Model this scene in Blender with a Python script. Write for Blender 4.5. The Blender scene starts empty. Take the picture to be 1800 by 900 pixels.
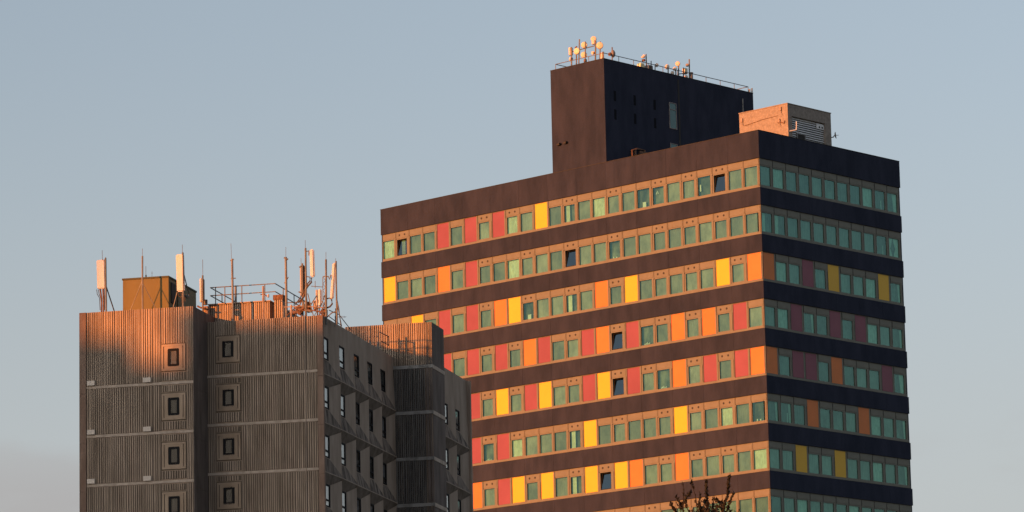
import bpy, bmesh, math, random
from mathutils import Vector, Matrix
random.seed(7)
S = bpy.context.scene
PI = math.pi
# ------------------------------------------------------------------ camera
cd = bpy.data.cameras.new('camera'); cam = bpy.data.objects.new('camera', cd)
S.collection.objects.link(cam); S.camera = cam
cd.sensor_width = 36; cd.lens = 7038.33 / 1800 * 36; cd.clip_start = 1; cd.clip_end = 20000
pitch, roll = 0.185819237, -0.0218308
cp, sp, cr, sr = math.cos(pitch), math.sin(pitch), math.cos(roll), math.sin(roll)
rx = Vector((cr, -sp*sr, cp*sr)); ry = Vector((-sr, -sp*cr, cp*cr)); fw = Vector((0, cp, sp))
cam.matrix_world = Matrix(((rx.x, ry.x, -fw.x, 0), (rx.y, ry.y, -fw.y, 0), (rx.z, ry.z, -fw.z, 1.6), (0, 0, 0, 1)))
# ------------------------------------------------------------------ world, sun, exposure
SUN_AZ, SUN_EL = math.radians(46.5), math.radians(8)      # azimuth: left of straight behind the camera
W = bpy.data.worlds.new('World'); S.world = W; W.use_nodes = True
nt = W.node_tree; bg = nt.nodes['Background']
sky = nt.nodes.new('ShaderNodeTexSky'); sky.sky_type = 'NISHITA'; sky.sun_disc = False
sky.sun_elevation = SUN_EL; sky.sun_rotation = PI + SUN_AZ
sky.air_density = 1.0; sky.dust_density = 3.0; sky.ozone_density = 2.2; sky.altitude = 50
hsv = nt.nodes.new('ShaderNodeHueSaturation'); hsv.inputs['Saturation'].default_value = 0.52; nt.links.new(sky.outputs[0], hsv.inputs['Color']); 
tc = nt.nodes.new('ShaderNodeTexCoord'); sx = nt.nodes.new('ShaderNodeSeparateXYZ'); nt.links.new(tc.outputs['Generated'], sx.inputs[0])
# thin low cloud bank: noise in the sky's own directions, only just above the horizon
cm = nt.nodes.new('ShaderNodeMapping'); cm.inputs['Scale'].default_value = (9, 9, 26); cm.inputs['Location'].default_value = (5.48, 2.8, 0); nt.links.new(tc.outputs['Generated'], cm.inputs[0])
cn = nt.nodes.new('ShaderNodeTexNoise'); cn.inputs['Scale'].default_value = 1; cn.inputs['Detail'].default_value = 5; nt.links.new(cm.outputs[0], cn.inputs['Vector'])
c1 = nt.nodes.new('ShaderNodeMapRange'); c1.interpolation_type = 'SMOOTHSTEP'; c1.inputs[1].default_value = .50; c1.inputs[2].default_value = .66; nt.links.new(cn.outputs[0], c1.inputs[0])
c2 = nt.nodes.new('ShaderNodeMapRange'); c2.interpolation_type = 'SMOOTHSTEP'; c2.inputs[1].default_value = .122; c2.inputs[2].default_value = .155; c2.inputs[3].default_value = .7; c2.inputs[4].default_value = 0
nt.links.new(sx.outputs[2], c2.inputs[0]); cx = nt.nodes.new('ShaderNodeMath'); cx.operation = 'MULTIPLY'; nt.links.new(c1.outputs[0], cx.inputs[0]); nt.links.new(c2.outputs[0], cx.inputs[1])
hz = nt.nodes.new('ShaderNodeMapRange'); hz.interpolation_type = 'SMOOTHSTEP'; hz.inputs[1].default_value = .06; hz.inputs[2].default_value = .26; hz.inputs[3].default_value = .75; hz.inputs[4].default_value = 0; nt.links.new(sx.outputs[2], hz.inputs[0])
hmix = nt.nodes.new('ShaderNodeMix'); hmix.data_type = 'RGBA'; nt.links.new(hz.outputs[0], hmix.inputs[0]); nt.links.new(hsv.outputs[0], hmix.inputs[6]); hmix.inputs[7].default_value = (2.75, 2.75, 2.75, 1)   # pale low haze
cmix = nt.nodes.new('ShaderNodeMix'); cmix.data_type = 'RGBA'; nt.links.new(cx.outputs[0], cmix.inputs[0]); nt.links.new(hmix.outputs[2], cmix.inputs[6]); cmix.inputs[7].default_value = (2.0, 1.9, 1.88, 1)
nt.links.new(cmix.outputs[2], bg.inputs[0]); bg.inputs[1].default_value = 0.1
sun_dir = Vector((-math.sin(SUN_AZ)*math.cos(SUN_EL), -math.cos(SUN_AZ)*math.cos(SUN_EL), math.sin(SUN_EL)))
sl = bpy.data.lights.new('sun', 'SUN'); sl.energy = 4.7; sl.angle = math.radians(0.6); sl.color = (1.0, 0.278, 0.037)
so = bpy.data.objects.new('sun', sl); S.collection.objects.link(so)
so.rotation_euler = (-sun_dir).to_track_quat('-Z', 'Y').to_euler()
S.view_settings.view_transform = 'Standard'; S.view_settings.look = 'None'
S.view_settings.exposure = 1.05; S.view_settings.gamma = 1.0; S.view_settings.use_curve_mapping = False
S.cycles.max_bounces = 6; S.cycles.transparent_max_bounces = 16
# ------------------------------------------------------------------ materials
def srgb(r, g, b):
    f = lambda c: (c/255/12.92 if c <= 10 else ((c/255+.055)/1.055)**2.4)
    return (f(r), f(g), f(b))
def mat(name, c1, c2=None, rough=.8, scale=(1, 1, 1), bump=0, bscale=20, metal=0, var=0, detail=4, lo=.35, hi=.65, spec=.3):
    m = bpy.data.materials.new(name); m.use_nodes = True; t = m.node_tree; n = t.nodes; l = t.links
    p = n['Principled BSDF']; p.inputs['Roughness'].default_value = rough; p.inputs['Metallic'].default_value = metal
    p.inputs['Specular IOR Level'].default_value = spec
    g = n.new('ShaderNodeNewGeometry')
    mp = n.new('ShaderNodeMapping'); mp.inputs['Scale'].default_value = scale; l.new(g.outputs['Position'], mp.inputs[0])
    nz = n.new('ShaderNodeTexNoise'); nz.inputs['Detail'].default_value = detail; nz.inputs['Roughness'].default_value = .6; nz.inputs['Scale'].default_value = 1
    l.new(mp.outputs[0], nz.inputs['Vector'])
    rp = n.new('ShaderNodeValToRGB'); rp.color_ramp.elements[0].position = lo; rp.color_ramp.elements[1].position = hi
    rp.color_ramp.elements[0].color = (*c1, 1); rp.color_ramp.elements[1].color = (*(c2 or c1), 1)
    l.new(nz.outputs[0], rp.inputs[0]); out = rp.outputs[0]
    if var:
        oi = n.new('ShaderNodeObjectInfo'); mr = n.new('ShaderNodeMapRange'); mr.inputs[3].default_value = 1-var; mr.inputs[4].default_value = 1+var
        l.new(oi.outputs['Random'], mr.inputs[0]); hs = n.new('ShaderNodeHueSaturation'); l.new(mr.outputs[0], hs.inputs['Value']); l.new(out, hs.inputs['Color']); out = hs.outputs[0]
    l.new(out, p.inputs['Base Color'])
    if bump:
        n2 = n.new('ShaderNodeTexNoise'); n2.inputs['Scale'].default_value = bscale; n2.inputs['Detail'].default_value = 3; l.new(g.outputs['Position'], n2.inputs['Vector'])
        b = n.new('ShaderNodeBump'); b.inputs['Strength'].default_value = bump; b.inputs['Distance'].default_value = .02
        l.new(n2.outputs[0], b.inputs['Height']); l.new(b.outputs[0], p.inputs['Normal'])
    return m
def glassmat(name, tint, refl=.12, rough=.02, rtint=(1, 1, 1), bump=.25):
    m = bpy.data.materials.new(name); m.use_nodes = True; t = m.node_tree; n = t.nodes; l = t.links
    n.remove(n['Principled BSDF']); o = n['Material Output']
    tr = n.new('ShaderNodeBsdfTransparent'); tr.inputs[0].default_value = (*tint, 1)
    gl = n.new('ShaderNodeBsdfGlossy'); gl.inputs['Roughness'].default_value = rough; gl.inputs['Color'].default_value = (*rtint, 1)
    g = n.new('ShaderNodeNewGeometry'); nz = n.new('ShaderNodeTexNoise'); nz.inputs['Scale'].default_value = .9; nz.inputs['Detail'].default_value = 1
    l.new(g.outputs['Position'], nz.inputs['Vector']); b = n.new('ShaderNodeBump'); b.inputs['Strength'].default_value = bump; b.inputs['Distance'].default_value = .02
    l.new(nz.outputs[0], b.inputs['Height']); l.new(b.outputs[0], gl.inputs['Normal'])
    fr0 = n.new('ShaderNodeLayerWeight'); fr0.inputs[0].default_value = .5; fr = n.new('ShaderNodeMath'); fr.operation = 'POWER'; fr.inputs[1].default_value = 4; l.new(fr0.outputs['Facing'], fr.inputs[0])
    ad = n.new('ShaderNodeMath'); ad.operation = 'ADD'; ad.inputs[1].default_value = refl+.03; ad.use_clamp = True; l.new(fr.outputs[0], ad.inputs[0])
    mx = n.new('ShaderNodeMixShader'); l.new(ad.outputs[0], mx.inputs[0]); l.new(tr.outputs[0], mx.inputs[1]); l.new(gl.outputs[0], mx.inputs[2]); l.new(mx.outputs[0], o.inputs[0])
    return m
M = {}
M['render'] = mat('dark_render', (.018, .023, .041), (.029, .034, .057), .9, (.9, .9, .3), .8, 7, var=.05, spec=.15)
M['frame'] = mat('beige_frame', (.130, .130, .105), (.150, .148, .120), .5, (1.5, 1.5, 1.5), 0)
M['gap'] = mat('shadow_gap', (.03, .03, .03))
M['red'] = mat('red_panel', (.185, .050, .078), (.21, .058, .088), .45, (.6, .6, .6), var=.05)
M['orange'] = mat('orange_panel', (.53, .155, .032), (.6, .17, .036), .45, var=.04)
M['yellow'] = mat('yellow_panel', (.62, .37, .024), (.64, .385, .026), .45, var=.03)
M['glass'] = glassmat('green_glass', (.44, .70, .63), .085, rtint=(.55, 1, .88))
M['glass_dark'] = glassmat('open_sash_glass', (.3, .5, .45), .12, rtint=(.7, .9, 1))
M['curtain'] = mat('grey_curtain', (.24, .22, .19), (.42, .38, .33), .9, (1.2, 1.2, .8), var=.3)
M['curtain_dim'] = mat('dim_blind', (.05, .055, .05), (.24, .25, .22), .9, (1.2, 1.2, .8), var=.35)
M['curtain_pale'] = mat('pale_curtain', (.62, .62, .50), (.85, .85, .70), .9, (4, 4, 2), var=.1)
M['paper'] = mat('white_paper', (.85, .85, .8))
M['dark'] = mat('dark_interior', (.03, .03, .03))
M['core_wall'] = mat('interior_wall', (.10, .10, .09), (.14, .13, .12))
M['concrete_pale'] = mat('rough_concrete', (.19, .17, .155), (.28, .25, .225), .9, (5, 5, 5), .5, 14, detail=8)
M['louvre'] = mat('galvanised_louvre', (.62, .64, .66), (.7, .72, .74), .5)
M['slot'] = mat('slot_window', (.004, .005, .009), rough=.6, spec=.05)
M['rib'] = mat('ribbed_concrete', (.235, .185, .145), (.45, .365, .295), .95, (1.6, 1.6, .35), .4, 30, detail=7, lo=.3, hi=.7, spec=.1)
M['groove'] = mat('shaded_groove', (.11, .088, .07), (.17, .138, .113), .95, (2, 2, .4), .3, 30, spec=.1)  # groove floors darker: shade between the ribs put into the colour
M['grooved'] = mat('sooty_shaded_groove', (.03, .03, .03), (.055, .052, .05), .95, (2, 2, .4), spec=.1)  # soot, plus painted-in shade on the groove floors
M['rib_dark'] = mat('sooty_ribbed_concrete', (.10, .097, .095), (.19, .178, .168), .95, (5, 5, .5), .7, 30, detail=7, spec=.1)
M['smooth'] = mat('smooth_concrete', (.28, .215, .16), (.39, .305, .235), .9, (1.2, 1.2, .5), .3, 25, detail=6, spec=.1)
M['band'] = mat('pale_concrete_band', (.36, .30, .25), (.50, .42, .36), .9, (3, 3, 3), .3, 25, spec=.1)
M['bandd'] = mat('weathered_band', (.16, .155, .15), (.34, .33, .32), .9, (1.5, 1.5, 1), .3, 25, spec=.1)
M['wall'] = mat('grey_wall_concrete', (.26, .205, .165), (.36, .29, .24), .9, (1.2, 1.2, .35), .4, 20, detail=7, spec=.1)
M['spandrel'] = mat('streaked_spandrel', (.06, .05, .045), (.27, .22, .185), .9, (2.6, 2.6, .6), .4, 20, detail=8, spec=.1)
M['wframe'] = mat('dark_window_frame', (.018, .018, .02), rough=.7, spec=.05)
M['bglass'] = glassmat('clear_glass', (.8, .83, .83), -.02, bump=.05)
M['blind'] = mat('white_blind', (.34, .35, .36), (.36, .37, .38), .9, (1, 1, 1), var=.25)
M['blind_dim'] = mat('grey_blind', (.10, .10, .12), (.25, .25, .27), .9, (2, 2, 1), var=.3)
M['reflcol'] = mat('reflection_glow_curtain', (.7, .34, .10), (.8, .4, .13))
M['reflcol'].node_tree.nodes['Principled BSDF'].inputs['Emission Color'].default_value = (1, .38, .10, 1)
M['reflcol'].node_tree.nodes['Principled BSDF'].inputs['Emission Strength'].default_value = .13  # added glow imitates the sunlit tower reflected in the panes
M['vent'] = mat('white_vent_plate', (.55, .49, .44), (.65, .58, .52), .6)
M['green'] = mat('ochre_green_cladding', (.10, .085, .03), (.125, .10, .036), .6, (1, 1, .5))
M['greentrim'] = mat('dark_green_trim', (.06, .065, .04))
M['steel'] = mat('weathered_steel', (.09, .09, .09), (.17, .165, .16), .6, (6, 6, 2), metal=.2)
M['steel2'] = mat('grey_housing', (.16, .15, .15), (.22, .2, .2), .6)
M['galv'] = mat('galvanised_steel', (.12, .12, .12), (.20, .20, .20), .5, (6, 6, 2), metal=.2)
M['galvrust'] = mat('stained_steel', (.22, .15, .11), (.34, .28, .24), .7, (8, 8, 4))
M['rust'] = mat('rusty_steel', (.08, .045, .03), (.2, .11, .07), .8, (9, 9, 5))
M['cream'] = mat('cream_radome', (.42, .46, .52), (.48, .52, .58), .45, (2, 2, .5))
M['cream2'] = mat('stained_radome', (.28, .26, .26), (.38, .35, .34), .5, (3, 3, .6))
M['white'] = mat('pale_housing', (.5, .44, .40), (.6, .53, .48), .5)
M['dish'] = mat('bright_dish', (.6, .55, .4), (.65, .6, .45), .5)
M['dish2'] = mat('pale_dish', (.5, .42, .36), (.62, .52, .45), .5)
M['yellowbox'] = mat('cream_cabinet', (.8, .7, .42), (.85, .75, .48), .5)
M['cable'] = mat('black_cable', (.04, .035, .032), (.07, .06, .055), .6)
M['roof'] = mat('roof_felt', (.06, .06, .06), (.1, .1, .095))
M['bark'] = mat('dark_bark', (.010, .008, .007), (.02, .016, .013), .9)  # near-black bark and leaves: the tree's shade put into the colour
M['leaf'] = mat('dry_leaf', (.009, .008, .006), (.018, .018, .012), .8, (3, 3, 3), var=.2)
M['grass'] = mat('grass', (.045, .06, .02), (.07, .085, .03), 1, (.2, .2, .2), .5, 6, detail=8)
M['asphalt'] = mat('asphalt', (.045, .045, .047), (.06, .06, .06), .9, (1, 1, 1), .3, 40)
M['brick'] = mat('brown_brick', (.20, .10, .06), (.27, .14, .09), .9, (1, 1, 3), .3, 12)
M['tealpane'] = mat('teal_pane', (.04, .12, .12), (.05, .14, .14), .15, spec=.5)
M['conductor'] = mat('copper_strip', (.32, .25, .20), (.4, .33, .28))
M['lampblind'] = mat('stained_blind', (.16, .16, .16), (.34, .30, .22), .9, (4, 4, 4))
M['blueblind'] = mat('blue_blind', (.10, .12, .22), (.14, .16, .26), .9)
M['blind_mid'] = mat('mid_blind', (.2, .22, .22), (.36, .37, .36), .9, (4, 4, 2), var=.2)
M['fin'] = mat('reddish_fin_concrete', (.17, .115, .09), (.25, .18, .145), .9, (1.5, 1.5, .5), .4, 25, detail=6, spec=.1)
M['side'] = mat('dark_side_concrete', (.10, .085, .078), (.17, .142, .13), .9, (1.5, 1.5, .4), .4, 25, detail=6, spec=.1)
M['rib_shade'] = mat('shaded_ribbed_concrete', (.08, .072, .068), (.14, .125, .115), .95, (1.6, 1.6, .35), .7, 30, detail=7, spec=.1)  # darker ribs: painted shade for the far stair tower's top right strip
M['soffit'] = mat('dark_soffit', (.10, .08, .065), (.16, .13, .11), .9, (2, 2, 2), .3, 20, spec=.1)  # soffit concrete, darker than the wall faces
M['kerb'] = mat('kerb_stone', (.25, .25, .24))
# ------------------------------------------------------------------ helpers
class MB:
    def __init__(s): s.v = []; s.f = []; s.mi = []
    def quad(s, a, b, c, d, mi=0):
        n = len(s.v); s.v += [a, b, c, d]; s.f.append((n, n+1, n+2, n+3)); s.mi.append(mi)
    def tri(s, a, b, c, mi=0):
        n = len(s.v); s.v += [a, b, c]; s.f.append((n, n+1, n+2)); s.mi.append(mi)
    def box(s, x0, x1, y0, y1, z0, z1, mi=0):
        n = len(s.v)
        s.v += [(x0,y0,z0),(x1,y0,z0),(x1,y1,z0),(x0,y1,z0),(x0,y0,z1),(x1,y0,z1),(x1,y1,z1),(x0,y1,z1)]
        for f in ((0,3,2,1),(4,5,6,7),(0,1,5,4),(1,2,6,5),(2,3,7,6),(3,0,4,7)): s.f.append(tuple(n+i for i in f)); s.mi.append(mi)
    def tube(s, pts, r, seg=8, mi=0, r2=None):
        pts = [Vector(p) for p in pts]; n = len(pts); base = len(s.v)
        for i, p in enumerate(pts):
            d = (pts[min(i+1, n-1)] - pts[max(i-1, 0)]).normalized()
            a = d.cross(Vector((0, 0, 1)))
            if a.length < .1: a = d.cross(Vector((1, 0, 0)))
            a.normalize(); b = d.cross(a); rr = r if r2 is None else r+(r2-r)*i/(n-1)
            for k in range(seg):
                t = 2*PI*k/seg; s.v.append(tuple(p + a*rr*math.cos(t) + b*rr*math.sin(t)))
        for i in range(n-1):
            for k in range(seg):
                k2 = (k+1) % seg; s.f.append((base+i*seg+k, base+i*seg+k2, base+(i+1)*seg+k2, base+(i+1)*seg+k)); s.mi.append(mi)
        s.f.append(tuple(base+k for k in range(seg))); s.mi.append(mi)
        s.f.append(tuple(base+(n-1)*seg+k for k in reversed(range(seg)))); s.mi.append(mi)
    def mesh(s, name, mats):
        m = bpy.data.meshes.new(name); m.from_pydata(s.v, [], s.f)
        for k in (mats if isinstance(mats, (list, tuple)) else [mats]): m.materials.append(M[k])
        m.polygons.foreach_set('material_index', s.mi)
        bm = bmesh.new(); bm.from_mesh(m); bmesh.ops.recalc_face_normals(bm, faces=bm.faces); bm.to_mesh(m); bm.free(); m.update()
        return m
def link(o, parent=None, loc=(0, 0, 0), rz=0):
    S.collection.objects.link(o); o.parent = parent; o.location = loc; o.rotation_euler = (0, 0, rz); return o
def part(name, me, parent, loc=(0, 0, 0), rz=0, kind=None, label=None):
    o = link(bpy.data.objects.new(name, me), parent, loc, rz)
    if kind: o['kind'] = kind
    if label: o['label'] = label
    return o
def thing(name, label, cat, loc, rz=0, group=None):
    o = link(bpy.data.objects.new(name, None), None, loc, rz); o['label'] = label; o['category'] = cat
    if group: o['group'] = group
    return o
def boxpart(name, m, parent, x0, x1, y0, y1, z0, z1, bev=0, **k):
    b = MB(); cx, cy = (x0+x1)/2, (y0+y1)/2
    b.box(x0-cx, x1-cx, y0-cy, y1-cy, 0, z1-z0); me = b.mesh(name, m)
    if bev:
        bm = bmesh.new(); bm.from_mesh(me); bmesh.ops.bevel(bm, geom=bm.edges[:], offset=bev, segments=3, affect='EDGES'); bm.to_mesh(me); bm.free()
    return part(name, me, parent, (cx, cy, z0), **k)
ROOF_THINGS_B = [('panel_antenna', 'wide pale panel antenna on a braced mast at the far left of the concrete roof', 'antenna', 'mobile antennas on the concrete block roof',
  [('B', 'radome', 'cream', -12.59, -12.103, 1.925, 3.579, -1.95, 0.16, 0.047), ('T', 'mast', 'steel', 0.055, [(-12.053, -1.9, 3.651), (-12.026, -1.9, 1.186), (-12.026, -1.9, 0.15)]),
   ('T', 'mast_leg', 'rust', 0.05, [(-12.376, -1.9, 1.92), (-12.294, -1.9, 1.364), (-12.294, -1.9, 0.15)]), ('T', 'mast_leg', 'rust', 0.05, [(-12.208, -1.9, 1.909), (-12.176, -1.9, 1.357), (-12.176, -1.9, 0.15)]),
   ('T', 'lightning_rod', 'steel', 0.014, [(-12.249, -1.9, 4.118), (-12.237, -1.9, 3.598)]), ('T', 'bracket', 'steel', 0.03, [(-12.237, -1.9, 3.598), (-12.137, -1.9, 3.494), (-12.026, -1.9, 3.698)]),
   ('T', 'brace', 'steel', 0.035, [(-12.057, -1.9, 2.159), (-11.932, -0.8, 0.844), (-11.916, -0.8, 0.649)]),
   ('T', 'cable', 'cable', 0.02, [(-12.577, -1.9, 1.9), (-12.544, -1.9, 1.639), (-12.411, -1.9, 1.404), (-12.379, -1.9, 0.723)]),
   ('T', 'cable', 'cable', 0.02, [(-12.477, -1.9, 1.894), (-12.444, -1.9, 1.665), (-12.344, -1.9, 1.4), (-12.279, -1.9, 0.717)]),
   ('T', 'cable', 'cable', 0.02, [(-12.141, -1.9, 2.164), (-12.109, -1.9, 1.515), (-12.111, -1.9, 0.707)]),
   ('T', 'standoff_pipe', 'steel', 0.03, [(-12.056, -1.9, 2.58), (-12.043, -1.9, 1.187), (-12.043, -1.9, 0.15)])]),
 ('lightning_mast', 'slim pole with two slanting braces in front of the green roof housing', 'mast', 'lightning poles on the concrete block roof',
  [('T', 'pole', 'galv', 0.05, [(-9.817, -2.1, 3.603), (-9.823, -2.1, 1.018), (-9.823, -2.1, 0.15)]), ('T', 'lightning_rod', 'steel', 0.014, [(-9.815, -2.1, 4.024), (-9.817, -2.1, 3.603)]),
   ('T', 'brace', 'galv', 0.022, [(-9.867, -2.1, 2.118), (-10.524, -2.1, 0.577), (-10.524, -2.1, 0.15)]), ('T', 'brace', 'galv', 0.022, [(-9.768, -2.1, 1.983), (-9.01, -2.1, 0.486), (-9.01, -2.1, 0.15)])]),
 ('panel_antenna', 'tall cream panel antenna tilted slightly beside the green roof housing', 'antenna', 'mobile antennas on the concrete block roof',
  [('B', 'radome', 'cream', -7.927, -7.478, 1.476, 3.606, -1.95, 0.2, 0.056), ('T', 'mast', 'steel', 0.055, [(-7.52, -1.9, 3.686), (-7.503, -1.9, 1.232), (-7.503, -1.9, 0.15)]),
   ('T', 'lightning_rod', 'steel', 0.014, [(-7.54, -1.9, 4.14), (-7.534, -1.9, 3.654)]), ('T', 'brace', 'steel', 0.03, [(-7.452, -1.9, 2.422), (-7.402, -1.5, 1.777), (-7.431, -1.0, 1.379)]),
   ('T', 'brace', 'galv', 0.025, [(-7.857, -1.9, 1.479), (-8.094, -1.9, 0.624), (-8.094, -1.9, 0.15)]),
   ('T', 'cable', 'cable', 0.03, [(-7.807, -1.9, 1.444), (-7.775, -1.9, 1.249), (-7.577, -1.9, 1.108), (-7.547, -1.9, 0.591), (-7.549, -1.9, 0.334)]),
   ('T', 'cable', 'cable', 0.03, [(-7.641, -1.9, 1.434), (-7.576, -1.9, 1.237), (-7.444, -1.9, 1.164), (-7.379, -1.9, 0.903)]), ('B', 'remote_radio_unit', 'steel', -7.707, -7.441, 1.068, 1.39, -1.8, 0.25, 0.0),
   ('B', 'remote_radio_unit', 'steel', -7.473, -7.274, 1.135, 1.361, -1.7, 0.25, 0.0)]),
 ('panel_antenna', 'short pale panel antenna beside a barrel tank where the two concrete roofs meet', 'antenna', 'mobile antennas on the concrete block roof',
  [('B', 'radome', 'cream', -7.345, -7.228, 1.286, 2.653, 0.6, 0.25, 0.009), ('B', 'side_radome', 'steel', -7.258, -7.141, 1.37, 2.641, 0.75, 0.2, 0.0),
   ('T', 'mast', 'steel', 0.05, [(-7.15, 0.6, 2.804), (-7.155, 0.6, 1.143), (-7.155, 0.6, -0.3)]), ('T', 'lightning_rod', 'steel', 0.014, [(-7.143, 0.6, 3.717), (-7.143, 0.6, 2.738)]),
   ('T', 'clamp', 'rust', 0.05, [(-7.474, 0.6, 1.065), (-7.274, 0.6, 0.955), (-7.006, 0.6, 0.939)])]),
 ('barrel_tank', 'small dark barrel tank with banded base in the gap between the concrete roofs', 'tank', None,
  [('T', 'barrel', 'steel', 0.13, [(-7.191, 1.2, 1.506), (-7.193, 1.2, 1.213)]), ('T', 'barrel_base', 'galvrust', 0.2, [(-7.16, 1.2, 1.113), (-7.161, 1.2, 0.966)]),
   ('T', 'barrel_band', 'rust', 0.215, [(-7.161, 1.2, 0.966), (-7.162, 1.2, 0.917)]), ('T', 'pedestal', 'galvrust', 0.17, [(-7.145, 1.2, 0.916), (-7.146, 1.2, 0.721), (-7.146, 1.2, -0.3)])]),
 ('lightning_mast', 'pole standing left of the railed penthouse, thin whip on its tip', 'mast', 'lightning poles on the concrete block roof',
  [('T', 'pole', 'galv', 0.065, [(-5.32, 0.3, 3.581), (-5.305, 0.3, 1.467), (-5.309, 0.3, 0.301), (-5.309, 0.3, -0.5)]), ('T', 'lightning_rod', 'steel', 0.012, [(-5.379, 0.3, 4.465), (-5.353, 0.3, 3.583)]),
   ('T', 'clamp', 'steel', 0.03, [(-5.396, 0.3, 2.463), (-5.113, 0.3, 2.462)]), ('T', 'clamp', 'steel', 0.035, [(-5.421, 0.3, 3.49), (-5.22, 0.3, 3.542)])]),
 ('lightning_mast', 'shorter pole behind the railing, between the two tall left penthouse poles', 'mast', 'lightning poles on the concrete block roof',
  [('T', 'pole', 'galv', 0.07, [(-6.011, 3.2, 2.591), (-6.013, 3.2, 1.604), (-6.013, 3.2, 1.2)])]),
 ('lightning_mast', 'stub pole rising before the penthouse railing with a small dish bracket', 'mast', 'lightning poles on the concrete block roof',
  [('T', 'pole', 'galvrust', 0.055, [(-3.52, 0.3, 1.909), (-3.524, 0.3, 0.872), (-3.524, 0.3, -0.5)]), ('T', 'bracket', 'rust', 0.03, [(-3.675, 0.3, 1.432), (-3.475, 0.3, 1.452), (-3.277, 0.3, 1.31)]),
   ('T', 'small_dish', 'white', 0.11, [(-3.244, 0.3, 1.341), (-3.194, 0.3, 1.338)])]),
 ('lightning_mast', 'pale pole with stepped collar at the right end of the penthouse railing', 'mast', 'lightning poles on the concrete block roof',
  [('T', 'pole', 'galv', 0.07, [(-2.268, 0.6, 3.538), (-2.263, 0.6, 1.979), (-2.26, 0.6, 0.845), (-2.26, 0.6, -0.5)]), ('T', 'lightning_rod', 'steel', 0.012, [(-2.255, 0.6, 4.122), (-2.262, 0.6, 3.537)]),
   ('T', 'collar', 'steel', 0.05, [(-2.362, 0.6, 3.511), (-2.147, 0.6, 3.4)]), ('T', 'clamp', 'steel', 0.03, [(-2.362, 0.6, 2.05), (-2.126, 0.6, 2.392)])]),
 ('panel_antenna', 'narrow rust-stained twin antenna with clamps, left of the tall cream one', 'antenna', 'mobile antennas on the concrete block roof',
  [('B', 'radome', 'cream2', -1.519, -1.413, 1.32, 3.006, 0.8, 0.18, 0.0), ('B', 'side_radome', 'rust', -1.424, -1.292, 1.267, 3.082, 0.9, 0.2, 0.0),
   ('T', 'mast', 'steel', 0.05, [(-1.361, 0.8, 3.158), (-1.367, 0.8, 1.31), (-1.367, 0.8, -0.5)]), ('T', 'lightning_rod', 'steel', 0.012, [(-1.441, 0.8, 3.456), (-1.429, 0.8, 3.065)]),
   ('T', 'clamp', 'steel', 0.04, [(-1.546, 0.8, 2.943), (-1.413, 0.8, 3.032)]), ('T', 'clamp', 'steel', 0.04, [(-1.596, 0.8, 1.551), (-1.398, 0.8, 1.474)])]),
 ('panel_antenna', 'tall cream cylinder antenna held off its mast, highest of the roof corner cluster', 'antenna', 'mobile antennas on the concrete block roof',
  [('B', 'radome', 'cream', -0.854, -0.605, 2.288, 3.875, 0.45, 0.22, 0.037), ('T', 'mast', 'steel', 0.055, [(-1.082, 0.5, 3.964), (-1.075, 0.5, 1.888), (-1.093, 0.5, 0.435), (-1.093, 0.5, -0.5)]),
   ('T', 'lightning_rod', 'steel', 0.013, [(-1.093, 0.5, 4.42), (-1.089, 0.5, 3.932)]), ('T', 'bracket', 'steel', 0.035, [(-1.118, 0.5, 3.755), (-0.886, 0.5, 3.789), (-0.889, 0.5, 3.53)]),
   ('T', 'bracket', 'steel', 0.03, [(-1.086, 0.5, 2.342), (-0.855, 0.5, 2.296)]),
   ('T', 'cable', 'cable', 0.05, [(-0.756, 0.5, 2.257), (-0.759, 0.5, 1.998), (-0.944, 0.5, 1.815), (-1.078, 0.5, 1.63), (-1.216, 0.5, 1.185), (-1.551, 0.5, 0.882)]),
   ('T', 'cable', 'cable', 0.04, [(-0.839, 0.5, 2.262), (-0.841, 0.5, 2.068), (-1.008, 0.5, 1.917), (-1.081, 0.5, 1.371), (-1.025, 0.5, 0.592)]),
   ('T', 'cable', 'cable', 0.035, [(-1.009, 0.5, 1.884), (-1.348, 0.5, 1.258), (-1.718, 0.5, 0.763)])]),
 ('panel_antenna', 'pair of low cream box antennas in the middle of the corner cluster', 'antenna', 'mobile antennas on the concrete block roof',
  [('B', 'radome', 'cream2', -0.533, -0.431, 0.627, 1.564, 0.5, 0.2, 0.0), ('B', 'radome', 'cream', -0.397, -0.205, 0.611, 1.579, 0.45, 0.25, 0.0),
   ('T', 'mast', 'steel', 0.04, [(-0.475, 0.7, 1.497), (-0.487, 0.7, 0.592), (-0.487, 0.7, -0.5)]), ('T', 'mast', 'steel', 0.03, [(-0.353, 0.7, 0.713), (-0.357, 0.7, 0.423), (-0.357, 0.7, -0.5)])]),
 ('lattice_mast', 'white lattice frame mast with grey pole in the roof corner cluster', 'mast', None,
  [('T', 'pole', 'steel', 0.055, [(0.128, 0.4, 3.22), (0.108, 0.4, 0.507), (0.108, 0.4, -0.5)]), ('T', 'lightning_rod', 'steel', 0.013, [(0.134, 0.4, 3.641), (0.128, 0.4, 3.188)]),
   ('T', 'lattice_leg', 'galv', 0.022, [(-0.067, 0.4, 2.229), (-0.082, 0.4, 0.357), (-0.082, 0.4, -0.5)]), ('T', 'lattice_leg', 'galv', 0.022, [(0.089, 0.4, 2.284), (0.05, 0.4, 0.349), (0.05, 0.4, -0.5)]),
   ('T', 'lattice_rung', 'galv', 0.016,
    [(-0.067, 0.4, 2.229), (0.079, 0.4, 2.026), (-0.068, 0.4, 1.841), (0.074, 0.4, 1.638), (-0.074, 0.4, 1.454), (0.069, 0.4, 1.251), (-0.075, 0.4, 1.066), (0.064, 0.4, 0.864), (-0.081, 0.4, 0.679),
     (0.059, 0.4, 0.477)]),
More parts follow.
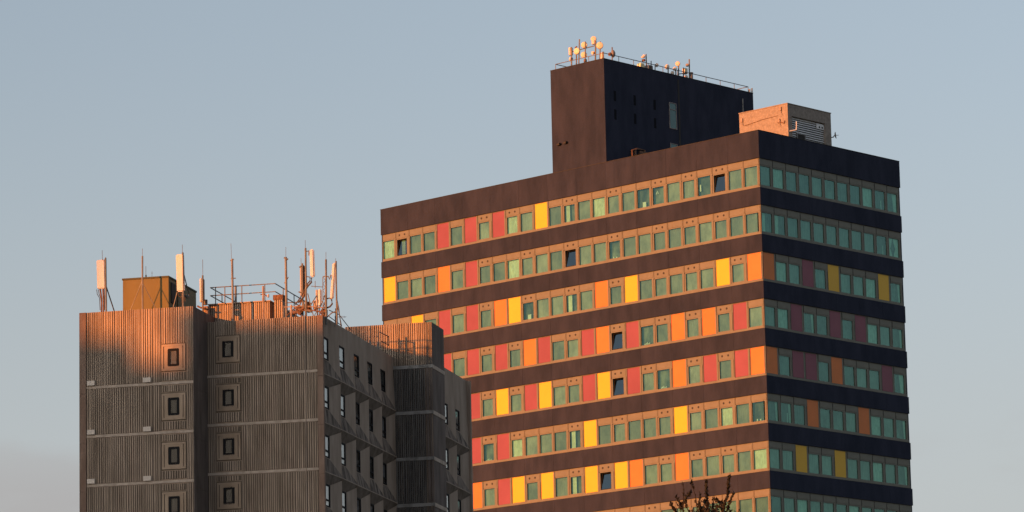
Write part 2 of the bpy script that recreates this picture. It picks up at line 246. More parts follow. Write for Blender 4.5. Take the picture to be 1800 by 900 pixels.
   ('T', 'lattice_cap', 'galv', 0.03, [(-0.066, 0.4, 2.245), (0.149, 0.4, 2.28)]), ('T', 'bracket', 'steel', 0.035, [(0.115, 0.4, 2.25), (0.247, 0.4, 2.242), (0.311, 0.4, 2.076), (0.413, 0.4, 2.328)]),
   ('T', 'cross_arm', 'steel', 0.02, [(-0.75, 0.4, 1.754), (-0.091, 0.4, 1.665)]), ('T', 'lattice_leg', 'galv', 0.02, [(-0.515, 0.4, 2.031), (-0.52, 0.4, 1.643)])]),
 ('panel_antenna', 'leaning cream panel antenna on the pole at the roof corner', 'antenna', 'mobile antennas on the concrete block roof',
  [('B', 'radome', 'cream', 0.475, 0.666, 0.978, 3.013, 0.45, 0.2, -0.172), ('T', 'mast', 'steel', 0.05, [(0.68, 0.5, 3.106), (0.675, 0.5, 1.78), (0.69, 0.5, 0.488), (0.69, 0.5, -0.5)]),
   ('T', 'lightning_rod', 'steel', 0.013, [(0.662, 0.5, 3.269), (0.669, 0.5, 3.042)]), ('T', 'brace', 'steel', 0.045, [(0.68, 0.5, 0.972), (0.926, -0.0, 0.294), (0.993, 0.3, -0.658)]),
   ('T', 'bracket', 'steel', 0.035, [(0.12, 0.5, 1.006), (0.269, 0.5, 1.03), (0.4, 0.5, 0.957)]), ('T', 'cable', 'cable', 0.05, [(0.399, 0.5, 0.925), (0.429, 0.5, 0.697), (0.295, 0.5, 0.544), (0.129, 0.5, 0.49)]),
   ('T', 'bracket', 'steel', 0.03, [(0.122, 0.5, -0.058), (0.389, 0.5, 0.184), (0.555, 0.5, 0.238), (0.62, 0.5, 0.17)])]),
 ('yagi_antenna', 'small horizontal yagi aerial beyond the roof corner railing', 'antenna', None,
  [('T', 'boom', 'steel', 0.012, [(0.412, 1.0, 0.028), (1.104, 1.0, -0.004)]), ('T', 'element', 'steel', 0.01, [(0.808, 1.0, 0.079), (0.806, 1.0, -0.06)]),
   ('T', 'element', 'steel', 0.01, [(0.907, 1.0, 0.063), (0.905, 1.0, -0.056)]), ('T', 'element', 'steel', 0.01, [(1.006, 1.0, 0.051), (1.004, 1.0, -0.056)]),
   ('T', 'post', 'steel', 0.014, [(0.446, 1.0, 0.101), (0.437, 1.0, -0.544), (0.437, 1.0, -0.5)])]),
 ('cable_frame', 'tangle of rusty pipes and cables at the foot of the corner antennas', 'cables', None,
  [('T', 'rail', 'galvrust', 0.03, [(-2.348, 0.5, 0.672), (-1.355, 0.5, 0.677), (0.129, 0.5, 0.49)]), ('T', 'rail', 'rust', 0.035, [(-1.954, 0.5, 0.39), (-0.862, 0.5, 0.421), (0.126, 0.5, 0.199)]),
   ('T', 'strut', 'rust', 0.03, [(-2.255, 0.5, 0.149), (-1.686, 0.5, 0.632)]), ('T', 'strut', 'galv', 0.03, [(-2.38, 0.5, 0.771), (-2.388, 0.5, 0.093), (-2.388, 0.5, -0.5)]),
   ('T', 'strut', 'galvrust', 0.06, [(-1.949, 0.5, 0.777), (-1.957, 0.5, 0.131), (-1.957, 0.5, -0.5)]), ('T', 'strut', 'rust', 0.035, [(-1.76, 0.5, -0.01), (-1.351, 0.5, 0.999), (-0.976, 0.5, 1.882)]),
   ('T', 'strut', 'rust', 0.035, [(-1.552, 0.5, 0.753), (-1.362, 0.5, 0.096), (-1.362, 0.5, -0.5)]), ('T', 'strut', 'galv', 0.03, [(-0.982, 0.5, 1.365), (-0.668, 0.5, 0.054)]),
   ('T', 'strut', 'steel', 0.035, [(-0.859, 0.5, 0.646), (-0.488, 0.5, 1.205), (-0.266, 0.5, 0.546)]), ('T', 'strut', 'galv', 0.025, [(-0.635, 0.5, 0.052), (-0.13, 0.5, 0.86), (0.075, 0.5, 1.332)]),
   ('T', 'strut', 'rust', 0.03, [(-0.371, 0.5, 0.036), (0.136, 0.5, 1.005)]), ('T', 'strut', 'rust', 0.03, [(-0.596, 0.5, 0.566), (-0.172, 0.5, 0.121)]),
   ('T', 'strut', 'steel', 0.03, [(0.156, 0.5, 0.004), (0.422, 0.5, 0.182), (0.687, 0.5, 0.262)]), ('T', 'pipe', 'rust', 0.09, [(-1.687, 0.5, 0.6), (-1.424, 0.5, 0.455), (-1.191, 0.5, 0.57)]),
   ('T', 'pipe', 'rust', 0.1, [(-1.856, 0.5, 0.287), (-1.59, 0.5, 0.368), (-1.393, 0.5, 0.227)]), ('T', 'pipe', 'steel', 0.06, [(-1.285, 0.5, 0.931), (-1.126, 0.5, 0.437), (-0.764, 0.5, 0.318)]),
   ('B', 'junction_box', 'steel', -1.771, -1.44, 0.299, 0.784, 0.8, 0.4, 0.0), ('B', 'junction_box', 'rust', -1.234, -0.97, 0.38, 0.994, 0.9, 0.3, 0.0),
   ('B', 'junction_box', 'galvrust', -0.718, -0.553, 0.429, 0.978, 0.6, 0.3, 0.0), ('B', 'junction_box', 'rust', -0.318, 0.012, 0.082, 0.534, 0.8, 0.3, 0.0)]),
 ('roof_railing', 'grey tube railing running back along the ribbed roof edge beyond the antennas', 'railing', None,
  [('T', 'rail', 'steel', 0.025, [(0.31, 0.2, 0.3), (0.456, 1.8, 0.295), (-0.831, 9.0, 0.647)]), ('T', 'rail', 'steel', 0.025, [(0.306, 0.2, -0.054), (0.248, 3.0, -0.115)]),
   ('T', 'post', 'steel', 0.025, [(0.484, 1.0, 0.518), (0.472, 1.0, -0.385)])]),
 ('whip_antenna', 'white dipole aerial on a pole before the far ribbed stair tower', 'antenna', None,
  [('T', 'pole', 'galv', 0.05, [(-0.775, 13.0, 1.538), (-0.772, 13.0, 0.603), (-0.772, 13.0, -0.3)]), ('T', 'cross_arm', 'galv', 0.018, [(-1.336, 13.0, 1.197), (-0.781, 13.0, 1.147)]),
   ('T', 'cross_arm', 'galv', 0.018, [(-0.786, 13.0, 0.79), (-0.301, 13.0, 0.745)]), ('T', 'stub', 'galv', 0.05, [(-0.961, 13.0, 0.682), (-0.963, 13.0, 0.546), (-0.963, 13.0, -0.3)])]),
 ('vent_pole', 'pale short pole beside the dark railing on the far roof', 'pole', None, [('T', 'pole', 'galv', 0.05, [(-0.294, 13.0, 1.237), (-0.297, 13.0, 0.371), (-0.297, 13.0, -0.3)])]),
 ('handrail', 'dark tube handrail climbing the sunlit corner of the far stair tower', 'railing', None,
  [('T', 'rail', 'steel', 0.03, [(-0.226, 13.0, 1.148), (-0.028, 14.6, 1.083)]), ('T', 'rail', 'steel', 0.03, [(-0.165, 13.0, 0.601), (-0.037, 14.6, 0.571)]),
   ('T', 'post', 'steel', 0.03, [(-0.441, 14.2, 1.284), (-0.437, 14.2, 0.43), (-0.437, 14.2, -0.3)]), ('T', 'post', 'steel', 0.03, [(-0.063, 14.6, 1.085), (-0.072, 14.6, 0.539)])]),
 ('whip_antenna', 'thin whip aerial on the green roof housing, nearer the braced pole', 'antenna', None,
  [('T', 'whip', 'steel', 0.014, [(-10.636, 1.0, 3.616), (-10.638, 1.0, 3.092)]), ('T', 'mount', 'steel', 0.045, [(-10.638, 1.0, 3.108), (-10.632, 1.0, 2.911)])]),
 ('whip_antenna', 'tiny cross aerial near the middle of the green roof housing top', 'antenna', None,
  [('T', 'whip', 'steel', 0.01, [(-10.275, 1.0, 3.298), (-10.277, 1.0, 2.905)]), ('T', 'element', 'steel', 0.008, [(-10.333, 1.0, 3.204), (-10.215, 1.0, 3.196)])])]

ROOF_THINGS_A = [('antenna_mast', 'narrow grey panel antenna with a small drum below, leftmost on the tall core roof', 'antenna', 'dishes and antennas on the tower core roof',
  [('T', 'radome', 'white', 0.12, [(-19.894, 1.0, 14.619), (-19.871, 1.0, 14.009)]), ('T', 'radome', 'steel', 0.09, [(-19.724, 1.0, 14.565), (-19.718, 1.0, 13.981)]),
   ('T', 'mast', 'steel', 0.06, [(-19.74, 1.0, 14.638), (-19.762, 1.0, 13.383), (-19.762, 1.0, 12.6)]), ('T', 'drum', 'white', 0.17, [(-19.881, 1.0, 13.684), (-19.729, 1.0, 13.657)])]),
 ('antenna_mast', 'left-hand round dish on its own post behind the corner railing of the core', 'antenna', 'dishes and antennas on the tower core roof',
  [('D', 'dish', 'dish', 0.27, (-19.159, 1.0, 14.206), (-0.5, -0.8)), ('T', 'mast', 'steel', 0.05, [(-19.195, 1.0, 14.586), (-19.241, 1.0, 13.197), (-19.241, 1.0, 12.6)]),
   ('T', 'bracket', 'rust', 0.06, [(-19.332, 1.0, 14.517), (-19.146, 1.0, 14.577)])]),
 ('antenna_mast', 'plain thin mast between the leftmost dish and the stacked pair of dishes', 'mast', 'dishes and antennas on the tower core roof',
  [('T', 'mast', 'steel', 0.05, [(-18.942, 1.1, 15.162), (-19.063, 1.1, 13.367), (-19.063, 1.1, 12.6)])]),
 ('antenna_mast', 'mast carrying two round dishes one above the other', 'antenna', 'dishes and antennas on the tower core roof',
  [('D', 'dish', 'dish', 0.25, (-18.351, 1.0, 14.572), (0.0, -1)), ('D', 'dish', 'dish', 0.25, (-18.409, 1.0, 13.768), (0.0, -1)),
   ('T', 'mast', 'steel', 0.05, [(-18.221, 1.0, 14.827), (-18.302, 1.0, 13.122), (-18.302, 1.0, 12.6)]), ('X', 'feed_box', 'rust', (-18.481, 1.0, 13.155), (-18.269, 1.0, 13.433), 0.2)]),
 ('antenna_mast', 'mast with the highest flared drum dish and a small dish low on its left', 'antenna', 'dishes and antennas on the tower core roof',
  [('D', 'dish', 'dish2', 0.23, (-17.514, 1.2, 14.94), (-0.15, -1)), ('T', 'dish_shroud', 'dish2', 0.15, [(-17.53, 1.2, 14.826), (-17.528, 1.2, 14.501)]),
   ('T', 'mast', 'steel', 0.06, [(-17.295, 1.2, 14.737), (-17.394, 1.2, 13.084), (-17.394, 1.2, 12.6)]), ('D', 'small_dish', 'dish2', 0.14, (-17.643, 1.2, 13.825), (-0.5, -0.9)),
   ('T', 'feed', 'rust', 0.09, [(-17.521, 1.2, 13.826), (-17.462, 1.2, 13.769)]), ('T', 'cross_bar', 'steel', 0.04, [(-19.859, 1.2, 14.318), (-17.32, 1.2, 14.37)])]),
 ('antenna_mast', 'yellow-lit round dish on a post just right of the highest dish', 'antenna', 'dishes and antennas on the tower core roof',
  [('D', 'dish', 'dish', 0.28, (-16.702, 1.0, 14.225), (0.05, -1)), ('T', 'mast', 'steel', 0.05, [(-16.648, 1.0, 14.54), (-16.732, 1.0, 12.98), (-16.732, 1.0, 12.6)])]),
 ('cylinder_antenna', 'upright pale cylinder antenna clamped at the front corner of the core', 'antenna', 'dishes and antennas on the tower core roof',
  [('T', 'radome', 'white', 0.11, [(-15.861, 0.3, 13.358), (-15.932, 0.3, 12.679)]), ('T', 'mast', 'steel', 0.08, [(-15.756, 0.3, 13.431), (-15.781, 0.3, 12.698), (-15.781, 0.3, 12.6)])]),
 ('antenna_mast', 'shaded dish seen from behind on a post just past the core corner', 'antenna', 'dishes and antennas on the tower core roof',
  [('D', 'dish', 'steel2', 0.3, (-16.2, 1.951, 13.616), (-0.9, 0.1)), ('T', 'feed', 'rust', 0.14, [(-16.2, 1.541, 13.503), (-16.2, 1.814, 13.57)]),
   ('T', 'mast', 'steel', 0.05, [(-16.2, 1.904, 14.141), (-16.2, 1.857, 12.928), (-16.2, 1.857, 12.6)])]),
 ('antenna_mast', 'drum dish over a yellow-lit cabinet, left end of the rear roof equipment', 'antenna', 'dishes and antennas on the tower core roof',
  [('T', 'dish', 'white', 0.15, [(-16.2, 5.587, 13.99), (-16.2, 5.603, 13.876)]), ('D', 'small_dish', 'dish2', 0.15, (-16.2, 5.691, 14.007), (-0.8, -0.5)),
   ('X', 'cabinet', 'yellowbox', (-16.2, 5.288, 13.006), (-16.2, 5.773, 13.429), 0.4), ('T', 'mount', 'rust', 0.14, [(-16.2, 5.647, 13.766), (-16.2, 5.673, 13.584)]),
   ('T', 'mast', 'steel', 0.05, [(-16.2, 5.977, 14.24), (-16.2, 6.001, 13.168), (-16.2, 6.001, 12.6)])]),
 ('roof_cabinet', 'small peach cabinet with a stub aerial behind the core railing', 'cabinet', 'dishes and antennas on the tower core roof',
  [('X', 'cabinet', 'white', (-16.2, 6.043, 13.032), (-16.2, 6.356, 13.362), 0.4), ('X', 'cabinet_door', 'rust', (-16.2, 6.391, 13.04), (-16.2, 6.565, 13.417), 0.3),
   ('T', 'aerial', 'steel', 0.04, [(-16.2, 6.579, 13.775), (-16.2, 6.567, 13.164), (-16.2, 6.567, 12.6)]), ('X', 'housing', 'steel2', (-16.2, 6.633, 13.079), (-16.2, 6.807, 13.409), 0.3)]),
 ('antenna_mast', 'very small round dish on a stub behind the railing', 'antenna', 'dishes and antennas on the tower core roof',
  [('D', 'dish', 'dish2', 0.16, (-16.2, 7.247, 13.53), (-0.6, -0.8)), ('T', 'mast', 'steel', 0.04, [(-16.2, 7.055, 13.569), (-16.2, 7.033, 13.05), (-16.2, 7.033, 12.6)])]),
 ('antenna_mast', 'single grey-backed dish midway along the core roof', 'antenna', 'dishes and antennas on the tower core roof',
  [('D', 'dish', 'dish2', 0.2, (-16.2, 8.516, 13.59), (-0.5, -0.8)), ('T', 'mast', 'steel', 0.05, [(-16.2, 8.664, 13.778), (-16.2, 8.633, 13.068), (-16.2, 8.633, 12.6)])]),
 ('antenna_mast', 'mast with three overlapping small dishes near the core roof middle', 'antenna', 'dishes and antennas on the tower core roof',
  [('D', 'dish', 'dish2', 0.2, (-16.2, 9.853, 14.061), (-0.3, -0.9)), ('D', 'dish', 'dish2', 0.17, (-16.2, 9.46, 13.575), (-0.6, -0.8)), ('D', 'dish', 'dish2', 0.15, (-16.2, 9.163, 13.198), (-0.3, -0.9)),
   ('T', 'mast', 'steel', 0.05, [(-16.2, 9.95, 14.03), (-16.2, 9.913, 13.033), (-16.2, 9.913, 12.6)]), ('T', 'mast', 'steel', 0.05, [(-16.2, 9.572, 13.734), (-16.2, 9.58, 13.122), (-16.2, 9.58, 12.6)]),
   ('T', 'arm', 'steel', 0.04, [(-16.2, 9.793, 13.179), (-16.2, 10.932, 13.476)])]),
 ('antenna_mast', 'tall mast with a ball aerial above a lit cream panel', 'antenna', 'dishes and antennas on the tower core roof',
  [('X', 'radome', 'dish', (-16.2, 10.738, 13.395), (-16.2, 11.093, 13.871), 0.3), ('D', 'ball_dish', 'steel2', 0.14, (-16.2, 11.032, 14.13), (-0.3, -0.9)),
   ('T', 'mast', 'steel', 0.055, [(-16.2, 11.304, 14.671), (-16.2, 11.257, 12.865), (-16.2, 11.257, 12.6)]), ('T', 'mast', 'rust', 0.05, [(-16.2, 10.546, 13.841), (-16.2, 10.514, 13.127), (-16.2, 10.514, 12.6)]),
   ('D', 'dish', 'dish2', 0.15, (-16.2, 10.846, 13.132), (-0.3, -0.9))]),
 ('roof_beacon', 'squat dark lamp housing right of the tall mast on the core roof', 'lamp', 'dishes and antennas on the tower core roof',
  [('T', 'housing', 'steel2', 0.12, [(-16.2, 11.534, 13.524), (-16.2, 11.527, 13.049), (-16.2, 11.527, 12.6)]), ('T', 'cap', 'rust', 0.15, [(-16.2, 11.516, 13.592), (-16.2, 11.512, 13.496)])]),
 ('roof_beacon', 'pale stub fitting at the far right end of the core roof', 'lamp', 'dishes and antennas on the tower core roof',
  [('T', 'housing', 'white', 0.07, [(-15.6, 18.431, 13.254), (-15.6, 18.426, 12.87), (-15.6, 18.426, 12.6)]), ('T', 'cap', 'dish2', 0.1, [(-15.6, 18.088, 13.105), (-15.6, 18.081, 12.96), (-15.6, 18.081, 12.6)])])]
# ------------------------------------------------------------------ ground
def ground(name, pts, m, z):
    b = MB(); n = len(pts); b.v = [(x, y, z) for x, y in pts]; b.f = [tuple(range(n))]; b.mi = [0]
    o = part(name, b.mesh(name, m), None); o['kind'] = 'structure'; return o
ground('ground', [(-6000, -6000), (6000, -6000), (6000, 6000), (-6000, 6000)], 'grass', -.02)
ground('road', [(-400, 86), (400, 86), (400, 96), (-400, 96)], 'asphalt', 0)
for y0, y1 in ((83.6, 86), (96, 98.4)):
    b = MB(); b.box(-400, 400, y0, y1, -.02, .12); o = part('pavement', b.mesh('pavement', 'kerb'), None); o['kind'] = 'structure'
# ------------------------------------------------------------------ coloured tower
AZ = 0.7496773
GA = 1.6
A = thing('tower_block', 'tall dark tower block with horizontal bands of red, orange and yellow panels between windows', 'building', (18.8635, 296.7649, 0), -AZ)
ZS = 60.6591 + GA            # slab top below the first window row
H, T, RH = 3.6, 1.313, 2.287
L1, L2, N1, N2 = 40.31, 17.20, 26, 11
B1, B2 = L1/N1, L2/N2
NF = 17
zt = ZS + 4.40
DK = ZS + 3.7
# interior: solid floors and a dark core so that every window has a room behind it
for k in range(NF+1):
    zb = ZS - H*k
    if k == 0: z0, z1 = ZS+2.287, DK
    else: z0, z1 = zb+H-T, zb+H
    boxpart('floor_slab', 'core_wall', A, -L1+.12, -.12, .12, L2-.12, z0+.01, z1-.01)
boxpart('stair_core', 'core_wall', A, -L1+1.6, -1.6, 1.6, L2-1.6, 0, ZS+2.28)
# far side walls (north and west), plain render
boxpart('rear_wall', 'render', A, -L1, 0, L2, L2+.1, 0, zt-.05)
boxpart('end_wall', 'render', A, -L1-.1, -L1, 0, L2+.1, 0, zt-.06)
# render panels of the bands
PW = .105
def band_panels(z0, z1):
    h = z1-z0
    e = []
    n = 13; w = (L1+2*PW)/n
    for i in range(n): e.append(('L', -L1-PW+i*w, w))
    n = 6; w = (L2+PW)/n
    for i in range(n): e.append(('R', i*w, w))
    for side, s, w in e:
        key = (side, round(h, 3))
        if key not in band_cache:
            b = MB(); g = .006
            if side == 'L': b.box(g, w-g, -PW, .11, 0, h)
            else: b.box(-.11, PW-.003, g, w-g, 0, h-.003)
            band_cache[key] = b.mesh('render_panel', 'render')
        part('render_panel', band_cache[key], A, (s, 0, z0) if side == 'L' else (0, s, z0))
band_cache = {}
band_panels(ZS+2.2818, zt)
for k in range(9): band_panels(ZS-H*k-T, ZS-H*k)
b = MB(); b.box(-L1-PW-.02, PW+.02, -PW-.02, .25, 0, .04); b.box(-.25, PW+.02, .26, L2+.1, 0, .04); b.box(-L1-.1, 0, L2-.1, L2+.12, 0, .04)
part('parapet_coping', b.mesh('parapet_coping', 'gap'), A, (0, 0, zt))
# continuous bands and simple glazing on the storeys below the picture
b = MB()
for k in range(9, NF):
    z = ZS-H*k
    b.box(-L1-PW, PW, -PW, .11, z-T, z); b.box(-.11, PW-.003, .111, L2+.1, z-T, z-.003)
part('lower_bands', b.mesh('lower_bands', 'render'), A, kind='stuff')
b = MB()
for k in range(9, NF):
    z = ZS-H*k
    b.quad((-L1, -.01, z), (0, -.01, z), (0, -.01, z+RH), (-L1, -.01, z+RH), 1); b.quad((.0, 0, z), (0, L2, z), (0, L2, z+RH), (0, 0, z+RH), 1)
    for i in range(N1): b.box(-L1+i*B1+1.25, -L1+(i+1)*B1, -.05, .02, z, z+RH)
    for i in range(N2): b.box(-.02, .05, i*B2+1.25, (i+1)*B2, z, z+RH)
part('lower_windows', b.mesh('lower_windows', ['frame', 'curtain_dim']), A, kind='stuff')
# --- bays
mesh_cache = {}
def cached(key, fn):
    if key not in mesh_cache: mesh_cache[key] = fn()
    return mesh_cache[key]
def frame_mesh(v, W):
    g0, g1 = (.11, 1.24) if v else (.055, 1.32)
    zs, zh = (.28, 1.62) if v else (.24, 1.70)
    b = MB(); D = .10
    b.box(.0, g0, -.0, D, zs, zh, 0); b.box(g1, W-.045, -.0, D, zs, zh, 0)      # stiles
    b.box(0, W, 0, D, 0, zs, 0)                                                  # sill zone
    b.box(0, W, 0, D, zh, RH, 0)                                                 # transom zone
    b.box(W-.045, W, .035, D, zs, zh, 1)                                         # dark joint that paints in the reveal's shadow line
    b.box(g1+.06, g1+.075, -.004, .02, .1, 1.6, 0)
    # raised transom infill panel with a dark joint at its left edge, doubling as shadow line
    b.box(.05, W-.06, -.022, .0, zh+.10, RH-.06, 0)
    b.box(.0, .05, -.008, .0, zh-.0, RH-.04, 1)
    b.box(.0, W, -.03, .0, .03, .09, 0)                                          # projecting sill
    return b.mesh('window_frame', ['frame', 'gap'])
def vent_mesh():
    b = MB(); b.tube([(0, -.035, 0), (0, -.015, 0)], .085, 12); return b.mesh('air_vent', 'gap')
def pane_mesh(v):
    g0, g1 = (.11, 1.24) if v else (.055, 1.32); zs, zh = (.28, 1.62) if v else (.24, 1.70)
    b = MB(); b.quad((g0, .055, zs), (g1, .055, zs), (g1, .055, zh), (g0, .055, zh)); return b.mesh('pane', 'glass')
def sash_mesh():
    b = MB(); w, h = 1.12, 1.34
    b.quad((0, 0, 0), (w, 0, 0), (w, 0, h), (0, 0, h), 1)
    for x0, x1, z0, z1 in ((0, .05, 0, h), (w-.05, w, 0, h), (.05, w-.05, 0, .05), (.05, w-.05, h-.05, h)): b.box(x0, x1, -.02, .03, z0, z1, 0)
    return b.mesh('open_sash', ['wframe', 'glass_dark'])
def pleated(x0, x1, z0, z1, amp=.03, n=10, x0b=None, x1b=None, waist=None):
    b = MB(); rows = [0, 1] if waist is None else [0, .25, .45, .6, .8, 1]
    P = []
    for r in rows:
        z = z0+(z1-z0)*r
        if waist is None: a, c = (x0b if (x0b is not None and r == 0) else x0), (x1b if (x1b is not None and r == 0) else x1)
        else:
            k = 1-abs(r-.45)/.55; k = max(0, k)**1.3
            a = x0+(waist[0]-x0)*k; c = x1+(waist[1]-x1)*k
        P.append([(a+(c-a)*i/n, .17+amp*(i % 2), z) for i in range(n+1)])
    for j in range(len(rows)-1):
        for i in range(n): b.quad(P[j][i], P[j][i+1], P[j+1][i+1], P[j+1][i])
    return b
def curtain(kind):
    def f():
        if kind == 'full': return pleated(.0, 1.35, .15, 1.8, .02, 14).mesh('curtain', 'curtain')
        if kind == 'flat': return pleated(.0, 1.35, .15, 1.8, .0, 1).mesh('blind', 'curtain')
        if kind == 'dim': return pleated(.0, 1.35, .15, 1.8, .01, 8).mesh('curtain', 'curtain_dim')
        if kind == 'pale': return pleated(.0, 1.35, .15, 1.8, .025, 12).mesh('curtain', 'curtain_pale')
        if kind == 'strip': return pleated(.22, .62, .15, 1.8, .03, 6).mesh('curtain', 'curtain_pale')
        if kind == 'half': return pleated(.78, 1.35, .15, 1.8, .03, 6, x0b=1.0).mesh('curtain', 'curtain_pale')
        if kind == 'thin': return pleated(.9, 1.0, .15, 1.0, .03, 2).mesh('curtain', 'curtain_pale')
        if kind == 'edge': return pleated(1.05, 1.32, .15, 1.8, .03, 4, x0b=1.18).mesh('curtain', 'curtain_pale')
        if kind == 'tieda': return pleated(.0, .68, .15, 1.8, .03, 8, waist=(.02, .36)).mesh('curtain', 'curtain_pale')
        if kind == 'tiedb': return pleated(.68, 1.36, .15, 1.8, .03, 8, waist=(1.0, 1.34)).mesh('curtain', 'curtain_pale')
    return cached('c_'+kind, f)
def back_mesh(m):
    b = MB(); b.quad((-.02, .34, .1), (1.4, .34, .1), (1.4, .34, 1.9), (-.02, .34, 1.9)); return b.mesh('blind', m)
def item_mesh(k):
    b = MB()
    if k == 0: b.box(.5, .85, .13, .16, .28, .68)
    elif k == 1: b.box(.16, .27, .13, .15, .62, 1.15)
    elif k == 2:
        b.tri((.35, .12, 1.1), (.5, .12, 1.4), (.42, .12, 1.1)); b.tri((.5, .12, 1.4), (.62, .12, 1.1), (.55, .12, 1.1))
    elif k == 3:
        for i in range(5): b.box(.3+.12*i, .37+.12*i, .12, .2, .28, .36+.05*(i % 3))
    elif k == 4: b.box(.4, .5, .12, .2, .28, .44); b.box(.7, .82, .12, .2, .28, .4)
    return b.mesh('window_item', 'paper')
def surround_mesh(W):
    b = MB(); D = .10
    b.box(0, .05, 0, D, .2, RH-.05); b.box(W-.17, W-.035, 0, D, .2, RH-.05); b.box(0, W, 0, D, 0, .2); b.box(0, W, 0, D, RH-.05, RH)
    b.box(W-.035, W, .035, D, .2, RH-.05, 1)
    b.box(.0, W, -.03, .0, .03, .09, 0)
    b.box(.05, .095, .06, D, .2, RH-.05, 1)  # dark strip painted in for the reveal's shadow beside the panel
    return b.mesh('panel_surround', ['frame', 'gap'])
def cpanel_mesh(W, c):
    b = MB(); b.box(.095, W-.172, .012, .06, .215, RH-.06); return b.mesh(c+'_panel', c)
COL = {'R': 'red', 'O': 'orange', 'Y': 'yellow'}
rnd = random.Random(3)
def bay(side, i, k, code):
    Wd = B1 if side == 'L' else B2
    z = ZS-H*k
    loc, rz = ((-L1+i*B1, 0, z), 0) if side == 'L' else ((0, i*B2, z), PI/2)
    c = code[0]
    if c in COL:
        f = part('panel_bay', cached(('sur', side), lambda: surround_mesh(Wd)), A, loc, rz)
        part(COL[c]+'_panel', cached(('cp', side, c), lambda: cpanel_mesh(Wd, COL[c])), f); return
    v = c in 'VD'
    f = part('window', cached(('fr', side, v), lambda: frame_mesh(v, Wd)), A, loc, rz)
    if v:
        for cx_ in (.42, 1.02): part('air_vent', cached('vent', vent_mesh), f, (cx_, 0, 1.62+.10+.26))
    if c == 'D':
        o = part('open_sash', cached('sash', sash_mesh), f, (.115, .05, .28)); o.rotation_euler = (-.16, 0, 0)
        if 's' in code: part('curtain', curtain('strip'), f, (.2, .1, 0))
        return
    part('pane', cached(('pn', v), lambda: pane_mesh(v)), f)
    opt = code[1:]
    if opt == '':
        opt = rnd.choice('fffgg') if side == 'L' else rnd.choice('dddhh')
    if 'p' in opt: part('curtain', curtain('pale'), f)
    elif 'f' in opt: part('curtain', curtain('full'), f)
    elif 'g' in opt: part('blind', curtain('flat'), f)
    elif 'd' in opt: part('curtain', curtain('dim'), f)
    elif 'h' in opt: part('curtain', curtain('full'), f)
    else: part('blind', cached('back', lambda: back_mesh('curtain_dim')), f)
    for key, kd in (('s', 'strip'), ('e', 'edge'), ('H', 'half'), ('t', 'thin')):
        if key in opt: part('curtain', curtain(kd), f, (0, -.03, 0))
    if 'x' in opt: part('curtain', curtain('tieda'), f, (0, -.03, 0)); part('curtain', curtain('tiedb'), f, (0, -.03, 0))
    for ch in opt:
        if ch.isdigit(): part('window_item', cached(('it', ch), lambda: item_mesh(int(ch))), f)
LEFT = [
 'Wpt Ds W W R W R V R Vp W Y W Vs W Wp V W W0 V2 W V W1 D W W',
 'Y W W W O W R V W Wp V W W D W W V4 W W V W V W V W W',
 'W W Y W R W R V O Y V0 W W Vs W O V Y W V W V W Y V O',
 'R V R W R W R V R V O R W V R O D R W3 V O V O V R W',
 'W R V R R V R V Y V R Y W V R Y D R V W3 O V R V R O',
 'R V R V Y W R V3 R Vp W W W Vs Y W V W W V Y V W Vp W W4',
 'Y W R V W O O V R Y V Y W Vs Y D Y O W V O V W V W Wp',
 'W V W W W V W V W W V W W V W V W W V W W V W W W W']
RIGHT = [
 'Wh Wp Wd Wd Wh Wd Wd Wd Wp Wt WH',
 'Ws Ws W W W W W W Wh Wt Wx',
 'O Wp W R W Y W W Wp Y We',
 'W Wp R We W R W R Wp W We',
 'O W R R W O W W W R WH',
 'We Wet W O W W W O Wp W We',
 'W W Y W W Y W W Wp W We',
 'W W Wp W W W Wp W W W W']
for k in range(8):
    for i, c in enumerate(LEFT[k].split()): bay('L', i, k, c)
    for i, c in enumerate(RIGHT[k].split()): bay('R', i, k, c)
# corner post
b = MB(); b.box(-.0, .03, -.03, 0, 0, RH)
for k in range(8): part('corner_post', cached('cpost', lambda: b.mesh('corner_post', 'frame')), A, (0, 0, ZS-H*k))
# --- tall roof core
b = MB(); CT = ZS+12.74
X0, X1, YD = -21.06, -15.35, 18.25
me = MB(); me.box(X0, X1, -.104, YD, 0, CT-zt-.041); core = part('roof_core', me.mesh('roof_core', 'render'), A, (0, 0, zt+.041))
me = MB(); me.box(X0, X1, .11, YD, 0, zt+.04-DK); part('core_base', me.mesh('core_base', 'render'), A, (0, 0, DK))
me = MB(); me.box(X0-.02, X1+.02, -.125, YD+.02, 0, .05); part('core_coping', me.mesh('core_coping', 'gap'), A, (0, 0, CT))
slot = MB(); slot.box(-.02, .012, -.13, .13, 0, .82)
sme = slot.mesh('slot_window', 'slot')
for y in (1.11, 3.47, 5.87):
    for z in (9.5, 8.0): part('slot_window', sme, A, (X1, y, ZS+z))
wf = MB()
for y0, y1, z0, z1 in ((0, .06, 0, 2.15), (.82, .88, 0, 2.15), (.06, .82, 0, .06), (.06, .82, 2.09, 2.15), (.06, .82, 1.55, 1.62)): wf.box(-.01, .05, y0, y1, z0, z1)
wfo = part('window', wf.mesh('window', 'steel2'), A, (X1, 7.62, ZS+8.25), label='tall teal stair window')
pn = MB(); pn.box(0, .015, .06, .82, .06, 2.09); part('pane', pn.mesh('pane', 'tealpane'), wfo)
wfo = part('window', wf.mesh('window', 'steel2'), A, (X1, 7.62, ZS+4.9)); part('pane', pn.mesh('pane', 'tealpane'), wfo)
me = MB(); me.box(0, .03, 0, .18, 0, CT-zt); part('expansion_joint', me.mesh('expansion_joint', 'gap'), A, (X1, 8.75, zt-.3))
